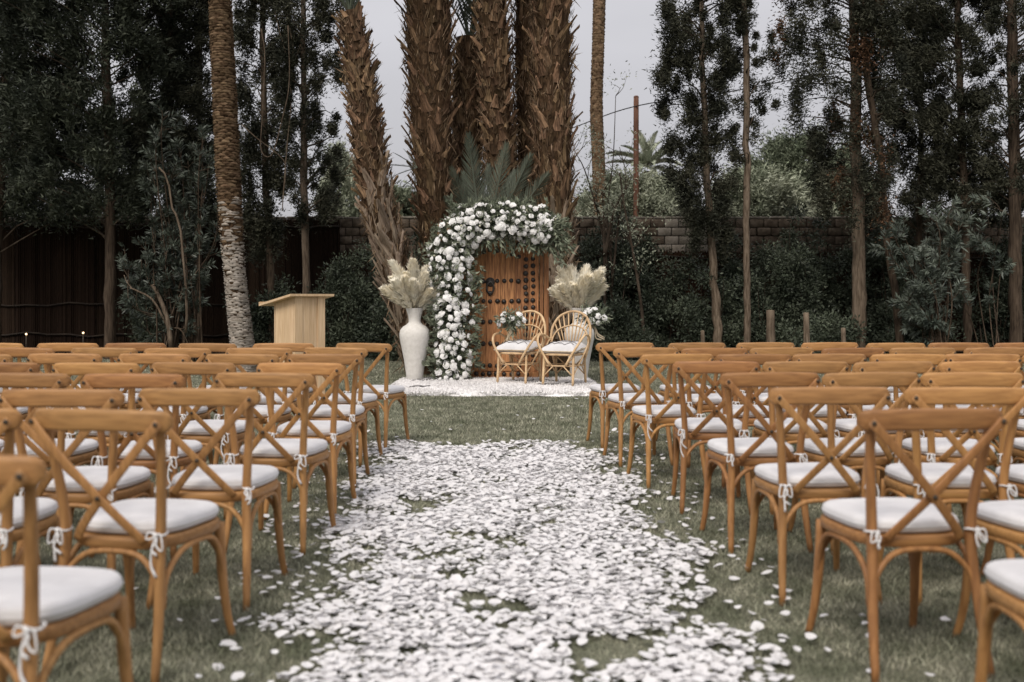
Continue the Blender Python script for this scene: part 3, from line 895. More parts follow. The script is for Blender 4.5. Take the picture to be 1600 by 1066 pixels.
def palm(label, d, axis_px, rad_px, kind, n, tilt, crown=7, grey_below=None, scale=(1, 1), zmin=.4, zmax=8.3, crown_el=(10, 70)):
    k = d / 1600
    tp = [P(a, b, d) for a, b in axis_px]
    tp[0].z = 0
    base = tp[0].copy()
    o = thing('palm_tree', base, label, 'palm', 'palms behind the door')
    pts = spline([p - base for p in tp], 30)
    rr = np.interp(np.linspace(0, 1, 30), np.linspace(0, 1, len(rad_px)), rad_px) * k
    trunk_tube(MB(), pts, list(rr), 14, .05).obj('trunk', 'core', o)
    zs = np.linspace(zmin, min(zmax, pts[-1, 2] - .1), n)
    for i, z in enumerate(zs):
        z += random.uniform(-.05, .05)
        c = np.array([np.interp(z, pts[:, 2], pts[:, q]) for q in range(2)])
        dx = (np.interp(z + .2, pts[:, 2], pts[:, 0]) - np.interp(z - .2, pts[:, 2], pts[:, 0])) / .4
        r_ = np.interp(z, pts[:, 2], rr)
        th = i * 2.39996 + random.uniform(-.15, .15)
        kd = kind
        if grey_below and z < grey_below + random.uniform(-.5, .5): kd = 'grey'
        me = random.choice(BOOTS[kd])
        q = new_obj('leaf_base', me, o, (c[0] + math.cos(th) * r_ * .93, c[1] + math.sin(th) * r_ * .93, z))
        tl = R((9 if kd == 'grey' else tilt) + random.uniform(-12, 14))
        mt = Matrix.Rotation(math.atan(dx), 4, 'Y') @ Matrix.Rotation(th - PI / 2, 4, 'Z') @ Matrix.Rotation(-tl, 4, 'X') @ Matrix.Rotation(random.uniform(-.4, .4), 4, 'Y')
        q.rotation_euler = mt.to_euler()
        s_ = random.uniform(*scale)
        q.scale = (s_ * random.uniform(.8, 1.15), s_, s_ * random.uniform(.75, 1.25))
    nf = 3600
    z = rng.uniform(zmin * .5, min(zmax, pts[-1, 2] - .1), nf); th = rng.random(nf) * 2 * PI
    rf = np.interp(z, pts[:, 2], rr) * rng.uniform(.98, 1.16, nf)
    pf = np.stack([np.interp(z, pts[:, 2], pts[:, 0]) + np.cos(th) * rf, np.interp(z, pts[:, 2], pts[:, 1]) + np.sin(th) * rf, z], 1)
    df = np.stack([np.cos(th) * .35, np.sin(th) * .35, np.sign(rng.random(nf) - .3)], 1) + rng.normal(size=(nf, 3)) * .35
    V, F = leaves_arr(pf, df, rng.uniform(.08, .30, nf), rng.uniform(.008, .026, nf), .1)
    tag(new_obj('bark_fibres', np_mesh('bark_fibres', V, F, 'fibre'), o), kind='stuff')
    for i in range(crown):
        put_frond(o, random.choice(FR), tuple(pts[-1] - np.array([0, 0, .05])), i * 2.4 + random.random(), R(random.uniform(*crown_el)), random.uniform(.9, 1.2))
    return o


# d, axis bottom -> top in photo pixels
palm('thick shaggy palm trunk, leftmost of the cluster behind the flower arch', 18.3, [(700, 560), (690, 430), (679, 300), (672, 150), (668, 0), (666, -170)], [24, 24, 27, 32, 34, 32], 'long', 298, 17, scale=(.75, 1.25), zmin=.5, zmax=8.0)
palm('dark palm trunk with green fronds on top, behind the thick shaggy one', 19.2, [(728, 560), (728, 400), (729, 200), (733, 60)], [22, 24, 24, 20], 'long', 190, 15, crown=9, scale=(.65, 1.0), crown_el=(55, 85))
palm('slender palm trunk with neat overlapping scales in the middle of the cluster', 18.7, [(800, 560), (792, 360), (783, 260), (775, 150), (768, 0), (764, -150)], [20, 21, 22, 23, 22, 20], 'short', 298, 15, scale=(.8, 1.25), zmin=1.4, zmax=7.6)
palm('thick ragged palm trunk behind the right end of the flower arch', 18.3, [(872, 560), (869, 430), (866, 300), (863, 150), (862, 0), (861, -170)], [24, 25, 26, 27, 27, 26], 'long', 298, 13, grey_below=2.6, scale=(.8, 1.2), zmin=.5, zmax=8.0)
palm('dark thin palm trunk half hidden behind the ragged right palm', 19.6, [(828, 560), (828, 400), (826, 200), (824, 60), (824, -100)], [17, 18, 18, 17], 'long', 170, 14, scale=(.6, .9), zmin=1.4, zmax=7.5)
palm('leaning palm trunk left of the flower arch, grey and splintered at its base', 17.2, [(658, 575), (628, 455), (594, 335), (576, 230), (564, 130), (550, 40), (546, 18)], [22, 22, 22, 21, 19, 16, 11], 'short', 300, 15, crown=14, grey_below=2.9, scale=(.85, 1.3), zmin=.1, crown_el=(50, 88))


def ring_palm(label, d, axis_px, rad_px, pale_to, size, group=None, mat='scale', crown=8):
    k = d / 1600
    tp = [P(a, b, d) for a, b in axis_px]; tp[0].z = 0
    base = tp[0].copy()
    o = thing('palm_tree', base, label, 'palm', group)
    nz_ = int((tp[-1].z) / size)
    pts = spline([p - base for p in tp], nz_)
    rr = np.interp(np.linspace(0, 1, nz_), np.linspace(0, 1, len(rad_px)), rad_px) * k
    trunk_tube(MB(), pts, list(rr * .94), 14, .03).obj('trunk', 'core', o)
    for nm, lo, hi, mt in (('scar_scales', pale_to, 99, mat), ('pale_scar_scales', -1, pale_to, 'scale_pale')):
        Vs = []; Fs = []; kf = 0
        for i in range(1, nz_ - 1):
            m = 9
            for j in range(m):
                zz = pts[i, 2] + rng.normal() * .5
                if not (lo <= zz < hi): continue
                th = (j + (i % 2) * .5 + rng.normal() * .12) / m * 2 * PI
                w = 2 * PI / m * rng.uniform(.45, .85)
                r0, r1 = rr[i] * .96, rr[i] * (1.02 + rng.random() * .07)
                zc = pts[i, 2] + rng.normal() * size * .15
                hgt = size * (.8 + .7 * rng.random())
                def pt(a, r_, z): return (pts[i, 0] + math.cos(a) * r_, pts[i, 1] + math.sin(a) * r_, z)
                Vs += [pt(th - w, r0, zc - hgt * .5), pt(th + w, r0, zc - hgt * .5), pt(th + w * .7, r1, zc + hgt * .35), pt(th - w * .7, r1, zc + hgt * .35), pt(th, r0 * .97, zc + hgt * .75), pt(th, r1 * 1.03, zc + hgt * .1)]
                Fs += [(kf, kf + 1, kf + 5), (kf + 1, kf + 2, kf + 5), (kf + 2, kf + 3, kf + 5), (kf + 3, kf, kf + 5), (kf + 3, kf + 2, kf + 4)]
                kf += 6
        if Vs:
            q = new_obj(nm, np_mesh(nm, np.array(Vs), np.array(Fs), mt), o); q['kind'] = 'stuff'
    for i in range(crown):
        put_frond(o, random.choice(FR), tuple(pts[-1]), i * 2.4, R(random.uniform(0, 60)), 1.1)
    return o


ring_palm('bare ringed palm trunk, brown above and whitened below, left of the lectern', 17.6, [(382, 585), (378, 535), (367, 430), (358, 300), (351, 150), (344, 0), (340, -150)], [21, 18, 16.5, 19, 18.5, 17, 16], 2.45, .036)
ring_palm('far thin curved palm trunk against the sky right of the cluster', 30, [(938, 530), (937, 330), (935, 250), (932, 170), (935, 60), (937, -40), (936, -180)], [10, 10, 10, 9.5, 9.5, 9], -2, .09, 'palms beyond the wall')
fp = ring_palm('distant palm with a bushy green head beyond the wall', 52, [(1013, 510), (1012, 350), (1012, 268)], [6, 6, 7], -2, .2, 'palms beyond the wall', crown=0)
for i in range(26):
    put_frond(fp, FR_FAR[i % 2], tuple(Vector((P(1012, 262, 52)) - fp.location)), i * 2.4, R(random.uniform(-10, 82)), random.uniform(.75, 1.0))

yp = thing('young_palm', Vector((P(765, 560, 17.0).x, 17.0, 0)), 'young palm with upright grey-green fronds above the flower arch', 'palm')
trunk_tube(MB(), spline([(0, 0, 0), (-.02, 0, .9), (-.03, 0, 2.0)], 8), [.14, .12, .09], 10, .08).obj('trunk', 'core', yp)
for lean, pitch, sc, me in ((-7, 82, 1.30, 0), (12, 86, 1.22, 1), (-20, 74, 1.05, 2), (26, 78, 1.2, 0), (-34, 70, .8, 1), (40, 72, 1.2, 2), (3, 100, 1.0, 0), (-14, 104, .95, 2), (20, 102, 1.0, 1)):
    q = put_frond(yp, FR_UP[me], (-.10, 0, 2.0), PI, R(pitch), sc)
    q.rotation_euler = (Matrix.Rotation(R(lean), 4, 'Y') @ q.rotation_euler.to_matrix().to_4x4()).to_euler()
sf = thing('small_palm_shoot', P(652, 262, 17.7), 'small spiky palm shoot sticking out left from the thick shaggy trunk', 'palm')
for az, el, sc in ((-88, 8, .36), (-80, 35, .33), (-95, -18, .3), (-70, 55, .28)):
    put_frond(sf, FR_UP[0], (0, 0, 0), R(az), R(el), sc)

# ---- pole, cable, house beyond the wall
pb = P(994, 540, 30); pb.z = 0
pl = thing('utility_pole', pb, 'rust-brown wooden utility pole beyond the wall', 'pole')
ztop = P(994, 152, 30).z
trunk_tube(MB(), [(0, 0, z) for z in np.linspace(0, ztop, 10)], [.10, .085, .075], 12, .01).obj('shaft', 'pole', pl)
MB().lathe([(.078, 0), (.08, .02), (.05, .05), (0.001, .06)], 12, (0, 0, ztop - .01)).obj('pole_cap', 'pole', pl)
cb = [P(1500, 92, 24), P(1280, 118, 27), P(1130, 145, 29), P(994, 166, 29.9), P(900, 198, 33), P(760, 252, 38), P(560, 325, 46)]
c0 = cb[3]
tag(new_obj('overhead_cable', MB().tube(spline([p - c0 for p in cb], 50), .016, 6).mesh('overhead_cable', 'cable'), loc=c0), 'thin dark overhead cable strung from the utility pole', 'cable')
hb = P(900, 530, 42); hb.z = 0
hs = thing('far_house', hb, 'low whitewashed house with grey pitched roof beyond the wall', 'house')
MB().box((0, 0, 2.1), (5.0, 4, 4.2)).obj('wall', 'plaster', hs, False)
MB().add([(-2.8, -2.3, 4.22), (2.8, -2.3, 4.22), (2.8, 2.3, 4.22), (-2.8, 2.3, 4.22), (0, -2.3, 4.95), (0, 2.3, 4.95)], [(0, 1, 4), (1, 2, 5, 4), (2, 3, 5), (3, 0, 4, 5), (3, 2, 1, 0)]).obj('roof', 'roof', hs, False)

# ---- two little garden lights by the left fence
for lb, x, y in (('tiny lit garden bulb at the left fence, the one nearer the left edge', 41, 523), ('tiny lit garden bulb at the left fence, the one nearer the slim trunk', 130, 521)):
    p = P(x, y, 22.6)
    o = thing('garden_light', (p.x, p.y, 0.01), lb, 'garden light', 'lights along the left fence')
    MB().tube([(0, 0, 0), (0, 0, p.z - .04)], .012, 6).obj('stake', 'bolt', o)
    MB().lathe([(.001, -.024), (.018, -.014), (.022, 0), (.017, .015), (.001, .024)], 10, (0, 0, p.z)).obj('bulb', 'bulb', o)

# ================================================================== THE ALTAR
RY0, RY1 = 13.25, 15.75


def rug():
    o = thing('rug', (-.25, (RY0 + RY1) / 2, 0), 'shaggy white rug with thin dark line pattern under the rattan chairs', 'rug')
    nx, ny = 70, 60
    xs = np.linspace(-1.42, 1.42, nx); ys = np.linspace(-(RY1 - RY0) / 2, (RY1 - RY0) / 2, ny)
    X, Y = np.meshgrid(xs, ys)
    X = X + .035 * np.sin(Y * 7 + 1) + .02 * np.sin(Y * 17)
    Y = Y + .04 * np.sin(X * 5) + .03 * np.sin(X * 11 + 2)
    Z = .04 + .012 * np.sin(X * 4 + Y * 3) + .008 * rng.normal(size=X.shape) + .03 * np.exp(-((Y - 1.1) / .2) ** 2) * (1 + np.sin(X * 6)) * .5
    edge = np.minimum(np.minimum(np.arange(nx), nx - 1 - np.arange(nx))[None, :], np.minimum(np.arange(ny), ny - 1 - np.arange(ny))[:, None])
    Z = np.where(edge == 0, .004, Z)
    MB().grid(np.stack([X, Y, Z], 2)).obj('pile', 'rug', o)
    n = 26000
    x = rng.uniform(-1.43, 1.43, n); y = rng.uniform(-1.27, 1.27, n)
    z = np.full(n, .032)
    dr = rng.normal(size=(n, 3)); dr[:, 2] = np.abs(dr[:, 2]) * .7 + .3
    V, F = leaves_arr(np.stack([x, y, z], 1), dr, .05, .016)
    tag(new_obj('wool_tufts', np_mesh('wool_tufts', V, F, 'rug'), o), kind='stuff')
    n = 900
    side = rng.integers(0, 2, n) * 2 - 1
    y = rng.uniform(-1.25, 1.25, n)
    dr = np.stack([side, rng.normal(size=n) * .35, np.full(n, -.12)], 1)
    V, F = leaves_arr(np.stack([side * 1.40, y, np.full(n, .03)], 1), dr, .13, .014)
    tag(new_obj('fringe', np_mesh('fringe', V, F, 'rug'), o), kind='stuff')
    for j in range(11):
        x0 = random.uniform(-1.3, 1.0); y0 = random.uniform(-1.0, 1.0)
        pts = [(x0 + .09 * i, y0 + (.09 if i % 2 else -.05) + random.uniform(-.02, .02), .066 + random.uniform(-.012, .006)) for i in range(4)]
        MB().tube(pts, .006, 4).obj('pattern_line', 'black_thread', o)

rug()

DY = 15.86                                            # front plane of the door
DK = DY / 1600


def door():
    cx = P(771, 0, DY).x
    o = thing('wooden_door', (cx, DY, 0), 'old studded wooden door standing upright behind the flower arch', 'door')

    def lx(px): return (px - 800) * DK - cx

    def lz(py): return CAM_H - (py - 470) * DK
    H = lz(362)
    xl, xr = lx(700), lx(842)
    # outer boards (flat surround)
    nb = 7
    w = (xr - xl) / nb
    for i in range(nb):
        MB().box((xl + w * (i + .5), .05, .09 + (H - .16) / 2), (w - .006, .05, H - .16), bevel=.005).obj('board', 'door', o, False)
    # arched leaf with its own planks, standing 2 cm proud
    al, ar = lx(715), lx(826.5)
    npl = 5
    pw = (ar - al) / npl
    zs, zc = lz(410), lz(388)
    for i in range(npl):
        a, b = al + pw * i + .003, al + pw * (i + 1) - .003
        xs = np.linspace(a, b, 5)
        tz = zs + (zc - zs) * np.sqrt(np.clip(1 - ((xs - (al + ar) / 2) / ((ar - al) / 2)) ** 2, 0, 1))
        front = [(x, .0, lz(579.5)) for x in xs] + [(x, .0, z) for x, z in zip(xs[::-1], tz[::-1])]
        back = [(x, .03, z) for x, _, z in front]
        m = len(front)
        mb = MB().add(front + back, [tuple(range(m)), tuple(range(2 * m - 1, m - 1, -1))] + [(j, m + j, m + (j + 1) % m, (j + 1) % m) for j in range(m)])
        mb.obj('plank', 'door', o, False)
    MB().box(((xl + xr) / 2, .022, lz(586.5)), (xr - xl, .062, .105), bevel=.008).obj('bottom_rail', 'door', o, False)
    # frame
    for s_, a, b in ((1, 843.5, 849), (1, 850, 857.5), (-1, 692, 698.5), (-1, 684, 691)):
        MB().box((lx((a + b) / 2), .03 if b - a < 6.6 else .045, H / 2), ((b - a) * DK, .12 if b - a < 6.6 else .16, H), bevel=.012).obj('frame_post', 'door_frame', o, False)
    MB().box((lx(771), .03, H + .06), ((857.5 - 684) * DK, .18, .12), bevel=.012).obj('lintel', 'door_frame', o, False)
    MB().box((lx(771), .03, .022), ((842 - 699) * DK, .14, .044), bevel=.01).obj('sill', 'door_frame', o, False)
    for i, s_ in enumerate((-1, 1)):
        mb = MB().box((lx(771) + s_ * .5, .45, .03), (.09, .8, .06), bevel=.01)
        mb.sweep([(lx(771) + s_ * .5, .78, .05), (lx(771) + s_ * .5, .12, 1.2)], rprof(.05, .04, .005))
        mb.obj('back_brace', 'door_frame', o, False)
    st = MB().lathe([(.040, 0), (.038, .006), (.034, .010), (.030, .022), (.018, .034), (.001, .039)], 12).mesh('stud', 'iron')
    pts = []
    for yy in (439, 471, 503, 537): pts += [(x, yy) for x in (722, 733, 744, 755, 766, 777, 787.5, 799, 810.5)]
    pts += [(x, 571.5) for x in (733, 744, 755, 766, 777, 788, 799, 810.5)]
    pts += [(x, 584.5) for x in (733, 744, 754.5, 764, 775, 787.5, 799, 810.5, 822)]
    yy = 406
    while yy < 575:
        pts += [(821.5, yy), (833, yy - 1)]; yy += 10.7
    pts += [(810.5, 401.5), (800, 397), (788, 393.5), (777, 392), (766, 391.5), (755, 393), (744, 397)]
    pts += [(788 + 11 * i, 382) for i in range(5)]
    for x, y in pts:
        if abs(x - 766) < 3 and abs(y - 439) < 3: continue
        leaf_front = (x < 826 and y < 579 and y > 389 + .02 * (x - 771) ** 2 * .3)
        yy_ = -.001 if leaf_front else (.024 if y < 579 else -.010)
        q = new_obj('stud', st, o, (lx(x) + random.uniform(-.006, .006), yy_, lz(y) + random.uniform(-.006, .006)), (R(90), 0, 0))
        s_ = random.uniform(.85, 1.05); q.scale = (s_, s_, s_)
    # knocker: plate, boss and ring
    kx, kz = lx(766), lz(441)
    kn = MB().lathe([(.075, 0), (.07, .008), (.05, .014), (.032, .035), (.001, .042)], 14).obj('door_knocker', 'iron', o, loc=(kx, -.002, kz), rot=(R(90), 0, 0))
    ang = np.linspace(0, 2 * PI, 24)
    MB().tube(np.stack([.055 * np.sin(ang), -.09 + .085 * np.cos(ang), .032 + 0 * ang], 1), .016, 7).obj('knocker_ring', 'iron', kn)
    MB().lathe([(.04, 0), (.035, .02), (.02, .036), (.001, .04)], 10, (0, -.175, .004)).obj('strike_plate', 'iron', kn)

door()


# ---- roses and floral arch
def rose_mesh(seed):
    r = np.random.default_rng(seed)
    mb = MB()
    for ring, (n, rad, h, opn) in enumerate(((3, .30, .66, .05), (4, .56, .66, .12), (5, .80, .58, .28), (5, .98, .44, .55))):
        for i in range(n):
            th = (i + .5 * ring) / n * 2 * PI + r.normal() * .12
            hw = PI / n * 1.3
            G = np.zeros((3, 4, 3))
            for a in range(3):
                t = a / 2
                for b in range(4):
                    s_ = b / 1.5 - 1
                    al = th + s_ * hw * (1 - .25 * t * t)
                    rr = rad * (.35 + .65 * t ** (1.2 - .6 * opn)) * (1 + .10 * r.normal()) - .05 * (1 - abs(s_)) * (1 - opn)
                    z = h * t - .10 * t * t * abs(s_) - opn * .22 * t ** 3 + (.16 if ring == 0 else 0) + .05 * t * r.normal()
                    G[a, b] = (rr * math.cos(al), rr * math.sin(al), z)
            mb.grid(G)
    mb.lathe([(.90, .16), (.86, .30), (.66, .47), (.40, .60), (.15, .70), (.001, .72)], 10)
    return mb.mesh('rose', 'rose')


def bud_mesh(seed):
    mb = MB()
    mb.lathe([(.001, 0), (.5, .2), (.62, .55), (.45, .95), (.2, 1.15), (.001, 1.1)], 8)
    me = mb.mesh('bud', 'bud')
    return me


ROSES = [rose_mesh(i) for i in range(5)]
BUD = bud_mesh(0)


def orient(v, spin=None):
    q = Vector(v).to_track_quat('Z', 'Y')
    m = q.to_matrix().to_4x4() @ Matrix.Rotation(random.uniform(0, 6.28) if spin is None else spin, 4, 'Z')
    return m.to_euler()


def arch():
    d = 15.52
    k = d / 1600
    base = P(708, 0, d); base.z = 0
    o = thing('flower_arch', base, 'thick garland of white roses and greenery climbing left side and top of the door', 'flower arch')
    path = spline([(709, 596), (709, 540), (708, 480), (703, 430), (706, 388), (730, 356), (765, 346), (800, 346), (835, 350), (862, 362)], 200)
    seg = np.cumsum(np.r_[0, np.linalg.norm(np.diff(path, axis=0), axis=1)]); seg /= seg[-1]
    hw = np.interp(seg, [0, .2, .4, .5, .6, .75, .9, 1], [22, 24, 26, 29, 28, 24, 25, 18])
    T = unit(np.gradient(path, axis=0)); Nn = np.stack([-T[:, 1], T[:, 0]], 1)

    def surf(s_, u, depth=.24):
        i = min(199, int(s_ * 200))
        q = path[i] + Nn[i] * hw[i] * u
        f = math.sqrt(max(0, 1 - u * u))
        p = P(q[0], q[1], d) - base
        p.y = -f * depth
        nrm = Vector((Nn[i][0] * u * .9, -.35 - f, -Nn[i][1] * u * .9))
        return p, nrm.normalized(), q
    # roses
    placed = []
    tries = 0
    while len(placed) < 205 and tries < 9000:
        tries += 1
        s_ = random.random() ** .97; u = random.uniform(-1, 1)
        p, nrm, q = surf(s_, u)
        r_ = random.choice((.036, .042, .05, .056, .062, .07))
        if any((q[0] - a) ** 2 + (q[1] - b) ** 2 < (random.choice((3.5, 5, 8)) + (r_ + c) * 30) ** 2 for a, b, c in placed): continue
        if q[1] > 592: continue
        placed.append((q[0], q[1], r_))
        nv = nrm + Vector((random.uniform(-.6, .6), random.uniform(-.3, .2), random.uniform(-.25, .8)))
        new_obj('rose', random.choice(ROSES), o, p + nrm * random.uniform(-.01, .07), orient(nv), (r_ * random.uniform(.85, 1.15), r_ * random.uniform(.85, 1.15), r_ * random.uniform(.9, 1.3)))
    for i in range(110):
        p, nrm, q = surf(random.random(), random.uniform(-1.1, 1.1))
        if q[1] > 590: continue
        r_ = random.uniform(.016, .028)
        new_obj('bud', BUD, o, p + nrm * random.uniform(0, .05), orient(nrm + Vector((random.uniform(-.6, .6), 0, random.uniform(-.4, .6)))), (r_, r_, r_ * 1.2))
    # greenery: sprays of narrow leaves
    pos, dr, ln = [], [], []
    for i in range(1900):
        s_ = random.random(); u = random.uniform(-1.3, 1.3)
        p, nrm, q = surf(s_, max(-1, min(1, u)), .22)
        p = np.array(p); p[0] += (u - max(-1, min(1, u))) * .2
        nv = unit(np.array(nrm) + rng.normal(size=3) * .55)
        p = p - np.array(nrm) * random.uniform(.0, .14)
        L = random.uniform(.06, .17)
        m = 10
        t = rng.random(m)
        pos.append(p + np.outer(t * L, nv)); dr.append(nv + rng.normal(size=(m, 3)) * .6); ln.append(.045 + .045 * rng.random(m))
    # trailing sprays: right end, inside of the corner, lower edge
    def spray(px, py, vx, vy, L, n=26, dep=-.12):
        p0 = np.array(P(px, py, d) - base); p0[1] = dep + rng.normal() * .06
        v = np.array([vx, rng.normal() * .25, vy]); v = unit(v)
        t = rng.random(n)
        q = p0 + np.outer(t * L, v) + np.outer((t ** 2) * L * .35, np.array([0, 0, -1.]))
        pos.append(q); dr.append(v + rng.normal(size=(n, 3)) * .45); ln.append(.06 + .05 * rng.random(n))
    for i in range(46): spray(random.uniform(845, 872), random.uniform(345, 385), random.uniform(.1, 1), random.uniform(-1, .35), random.uniform(.15, .36))
    for i in range(40): spray(random.uniform(725, 860), random.uniform(368, 380), random.uniform(-.3, .5), random.uniform(-1, -.4), random.uniform(.08, .2), 18, -.1)
    for i in range(46): spray(random.uniform(680, 705), random.uniform(360, 470), random.uniform(-1, -.3), random.uniform(-.3, .6), random.uniform(.12, .3), 20, -.05)
    for i in range(30): spray(random.uniform(732, 742), random.uniform(400, 590), random.uniform(.2, 1), random.uniform(-.5, .6), random.uniform(.08, .17), 16)
    for i in range(30): spray(random.uniform(676, 690), random.uniform(480, 590), random.uniform(-1, -.2), random.uniform(-.4, .6), random.uniform(.08, .2), 16)
    for i in range(40): spray(random.uniform(700, 870), random.uniform(318, 335), random.uniform(-.6, .6), random.uniform(.2, 1), random.uniform(.05, .16), 14)
    pos = np.concatenate(pos); dr = np.concatenate(dr); ln = np.concatenate(ln)
    V, F = leaves_arr(pos, dr, ln, ln * .3, .1)
    V[:, 2] = np.maximum(V[:, 2], .01)
    tag(new_obj('greenery', np_mesh('greenery', V, F, 'floral'), o), kind='stuff')
    # carrier inside the garland
    cp = np.array([np.array(P(a, b, d) - base) for a, b in path[::8]]); cp[:, 1] = .06
    MB().tube(cp, [.17, .17, .19, .18, .15, .12], 8).obj('moss_core', 'leaf_dark', o)

arch()


# ---- vases with pampas grass
VASE = MB().lathe([(.001, .0), (.115, .0), (.122, .012), (.135, .12), (.165, .32), (.205, .52), (.228, .64), (.230, .70), (.215, .76), (.175, .805), (.125, .835), (.096, .865), (.090, .90), (.098, .96), (.118, 1.03), (.133, 1.075), (.136, 1.085), (.128, 1.085), (.105, 1.0), (.075, .88)], 40).mesh('vase', 'vase')


def plume_mesh(seed, Lp):
    r = np.random.default_rng(seed)
    mb = MB()
    n = 900
    t = r.random(n) ** .9
    th = r.random(n) * 2 * PI
    prof = np.clip(np.sin(PI * np.clip(t * .9 + .06, 0, 1)), 0, 1) ** .7
    axis = lambda q: np.stack([.16 * q ** 2 * Lp, 0 * q, q * Lp], 1)
    rad = np.stack([np.cos(th), np.sin(th), np.zeros(n)], 1)
    lump = 1 + .25 * np.sin(t * 31 + seed) * np.sin(th * 2 + seed)
    p = axis(t) + rad * (.034 * prof * lump)[:, None]
    dv = unit(rad * .36 + np.array([.2, 0, .95]) + r.normal(size=(n, 3)) * .10)
    L = (.05 + .065 * r.random(n)) * (.5 + .6 * prof)
    s_ = unit(np.cross(dv, rad) + r.normal(size=(n, 3)) * .25)
    w = .0065
    V = np.stack([p, p + dv * L[:, None] * .45 + s_ * w, p + dv * L[:, None], p + dv * L[:, None] * .45 - s_ * w], 1).reshape(-1, 3)
    mb.add(V, np.arange(4 * n).reshape(n, 4))
    tt = np.linspace(0, 1, 12)
    mb.tube(axis(tt), [.008, .026, .030, .030, .026, .018, .004], 8)
    return mb.mesh('plume', 'pampas', False)


PLUMES = [plume_mesh(i, .42 + .05 * i) for i in range(4)]
STEM = MB().tube([(0, 0, 0), (0, 0, .5), (0.004, 0, 1)], .004, 5).mesh('stem', 'straw')


def vase(px, d, label, plabel, spread, n, seed):
    random.seed(seed)
    b = P(px, 0, d); b.z = .045
    tag(new_obj('vase', VASE, loc=b, rot=(0, 0, random.random() * 6)), label, 'vase', 'white vases flanking the door')
    top = Vector((b.x, b.y, b.z + 1.06))
    o = thing('pampas_bunch', top, plabel, 'pampas grass', 'pampas bunches in the vases')
    for i in range(n):
        f = ((i + .5) / n) ** .6
        th = i * 2.39996 + random.uniform(-.2, .2)
        lean = f * spread
        L = random.uniform(-.02, .22) * (1 - .5 * f)
        ax = Vector((math.cos(th) * math.sin(lean), math.sin(th) * math.sin(lean) * .8, math.cos(lean)))
        root = Vector((math.cos(th) * .05 * f, math.sin(th) * .05 * f, -.06))
        st_ = ax * (L + .06)
        rot = orient(ax, 0)
        m = Vector(ax).to_track_quat('Z', 'Y').to_matrix().to_4x4()
        out = m.inverted() @ Vector((math.cos(th), math.sin(th), -.3))
        sp = math.atan2(out.y, out.x)
        rot = (m @ Matrix.Rotation(sp, 4, 'Z')).to_euler()
        q = new_obj('plume', random.choice(PLUMES), o, root + st_, rot)
        s_ = random.uniform(.8, 1.12); q.scale = (s_ * 1.45, s_ * 1.45, s_ * 1.02)
        new_obj('stem', STEM, q, None, (PI, 0, 0), (1, 1, (L + .2) / s_))
    random.seed(seed + 100)

vase(648, 15.45, 'tall white clay vase of pampas left of the flower arch', 'cream pampas plumes in the vase left of the flower arch', .68, 26, 3)
vase(905, 15.55, 'tall white clay vase of pampas behind the right rattan chair', 'cream pampas plumes in the vase behind the right rattan chair', .60, 26, 4)


# ---- flower bunches
def bunch(label, loc, n, size, seed, lean=(0, -1, .3)):
    random.seed(seed)
    o = thing('flower_bunch', loc, label, 'flowers', 'small rose bunches by the rattan chairs')
    pl = []
    pts, dr, ln = [], [], []
    t = 0
    while len(pl) < n and t < 400:
        t += 1
        v = Vector((random.gauss(0, 1), -abs(random.gauss(0, 1)) * .8, random.gauss(.25, .8))).normalized()
        p = Vector((v.x * size * 1.1, v.y * size * .7, v.z * size * .75))
        if any((p - q).length < .075 for q in pl): continue
        pl.append(p)
        r_ = random.uniform(.042, .06)
        new_obj('rose', random.choice(ROSES), o, p, orient(v + Vector((0, -.5, .2))), (r_, r_, r_))
    for i in range(110):
        v = unit(np.array([random.gauss(0, 1.2), random.gauss(-.2, .8), random.gauss(0.1, .8)]))
        L = size * random.uniform(.7, 1.6); m = 9
        tt = rng.random(m)
        pts.append(np.outer(tt * L, v)); dr.append(v + rng.normal(size=(m, 3)) * .55); ln.append(.045 + .04 * rng.random(m))
    pts = np.concatenate(pts); dr = np.concatenate(dr); ln = np.concatenate(ln)
    V, F = leaves_arr(pts, dr, ln, ln * .34, .1)
    tag(new_obj('greenery', np_mesh('greenery', V, F, 'floral'), o), kind='stuff')
    for j in range(5):
        a = (random.uniform(-.3, .3), 0)
        p2 = [(0, 0, -size * .5), (a[0] * .25, -.05, -size * 1.0), (a[0] * .55 - .03, -.04, -size * 1.35 - .03 * j), (a[0] * .8 + .02, -.03, -size * 1.6 - .05 * random.random())]
        MB().sweep(spline(p2, 10), rprof(.018, .002, .0008, 1), up=(0, 1, 0)).obj('ribbon', 'ribbon', o)

LCH = (.105, 14.93, R(-26)); RCH = (.745, 14.55, R(-24))
bunch('rose bunch with cream ribbon tied to the left rattan chair back', P(799, 502, 15.02), 7, .16, 21)
bunch('rose bunch with cream ribbon tied to the right rattan chair', P(926, 497, 14.95), 8, .17, 22)


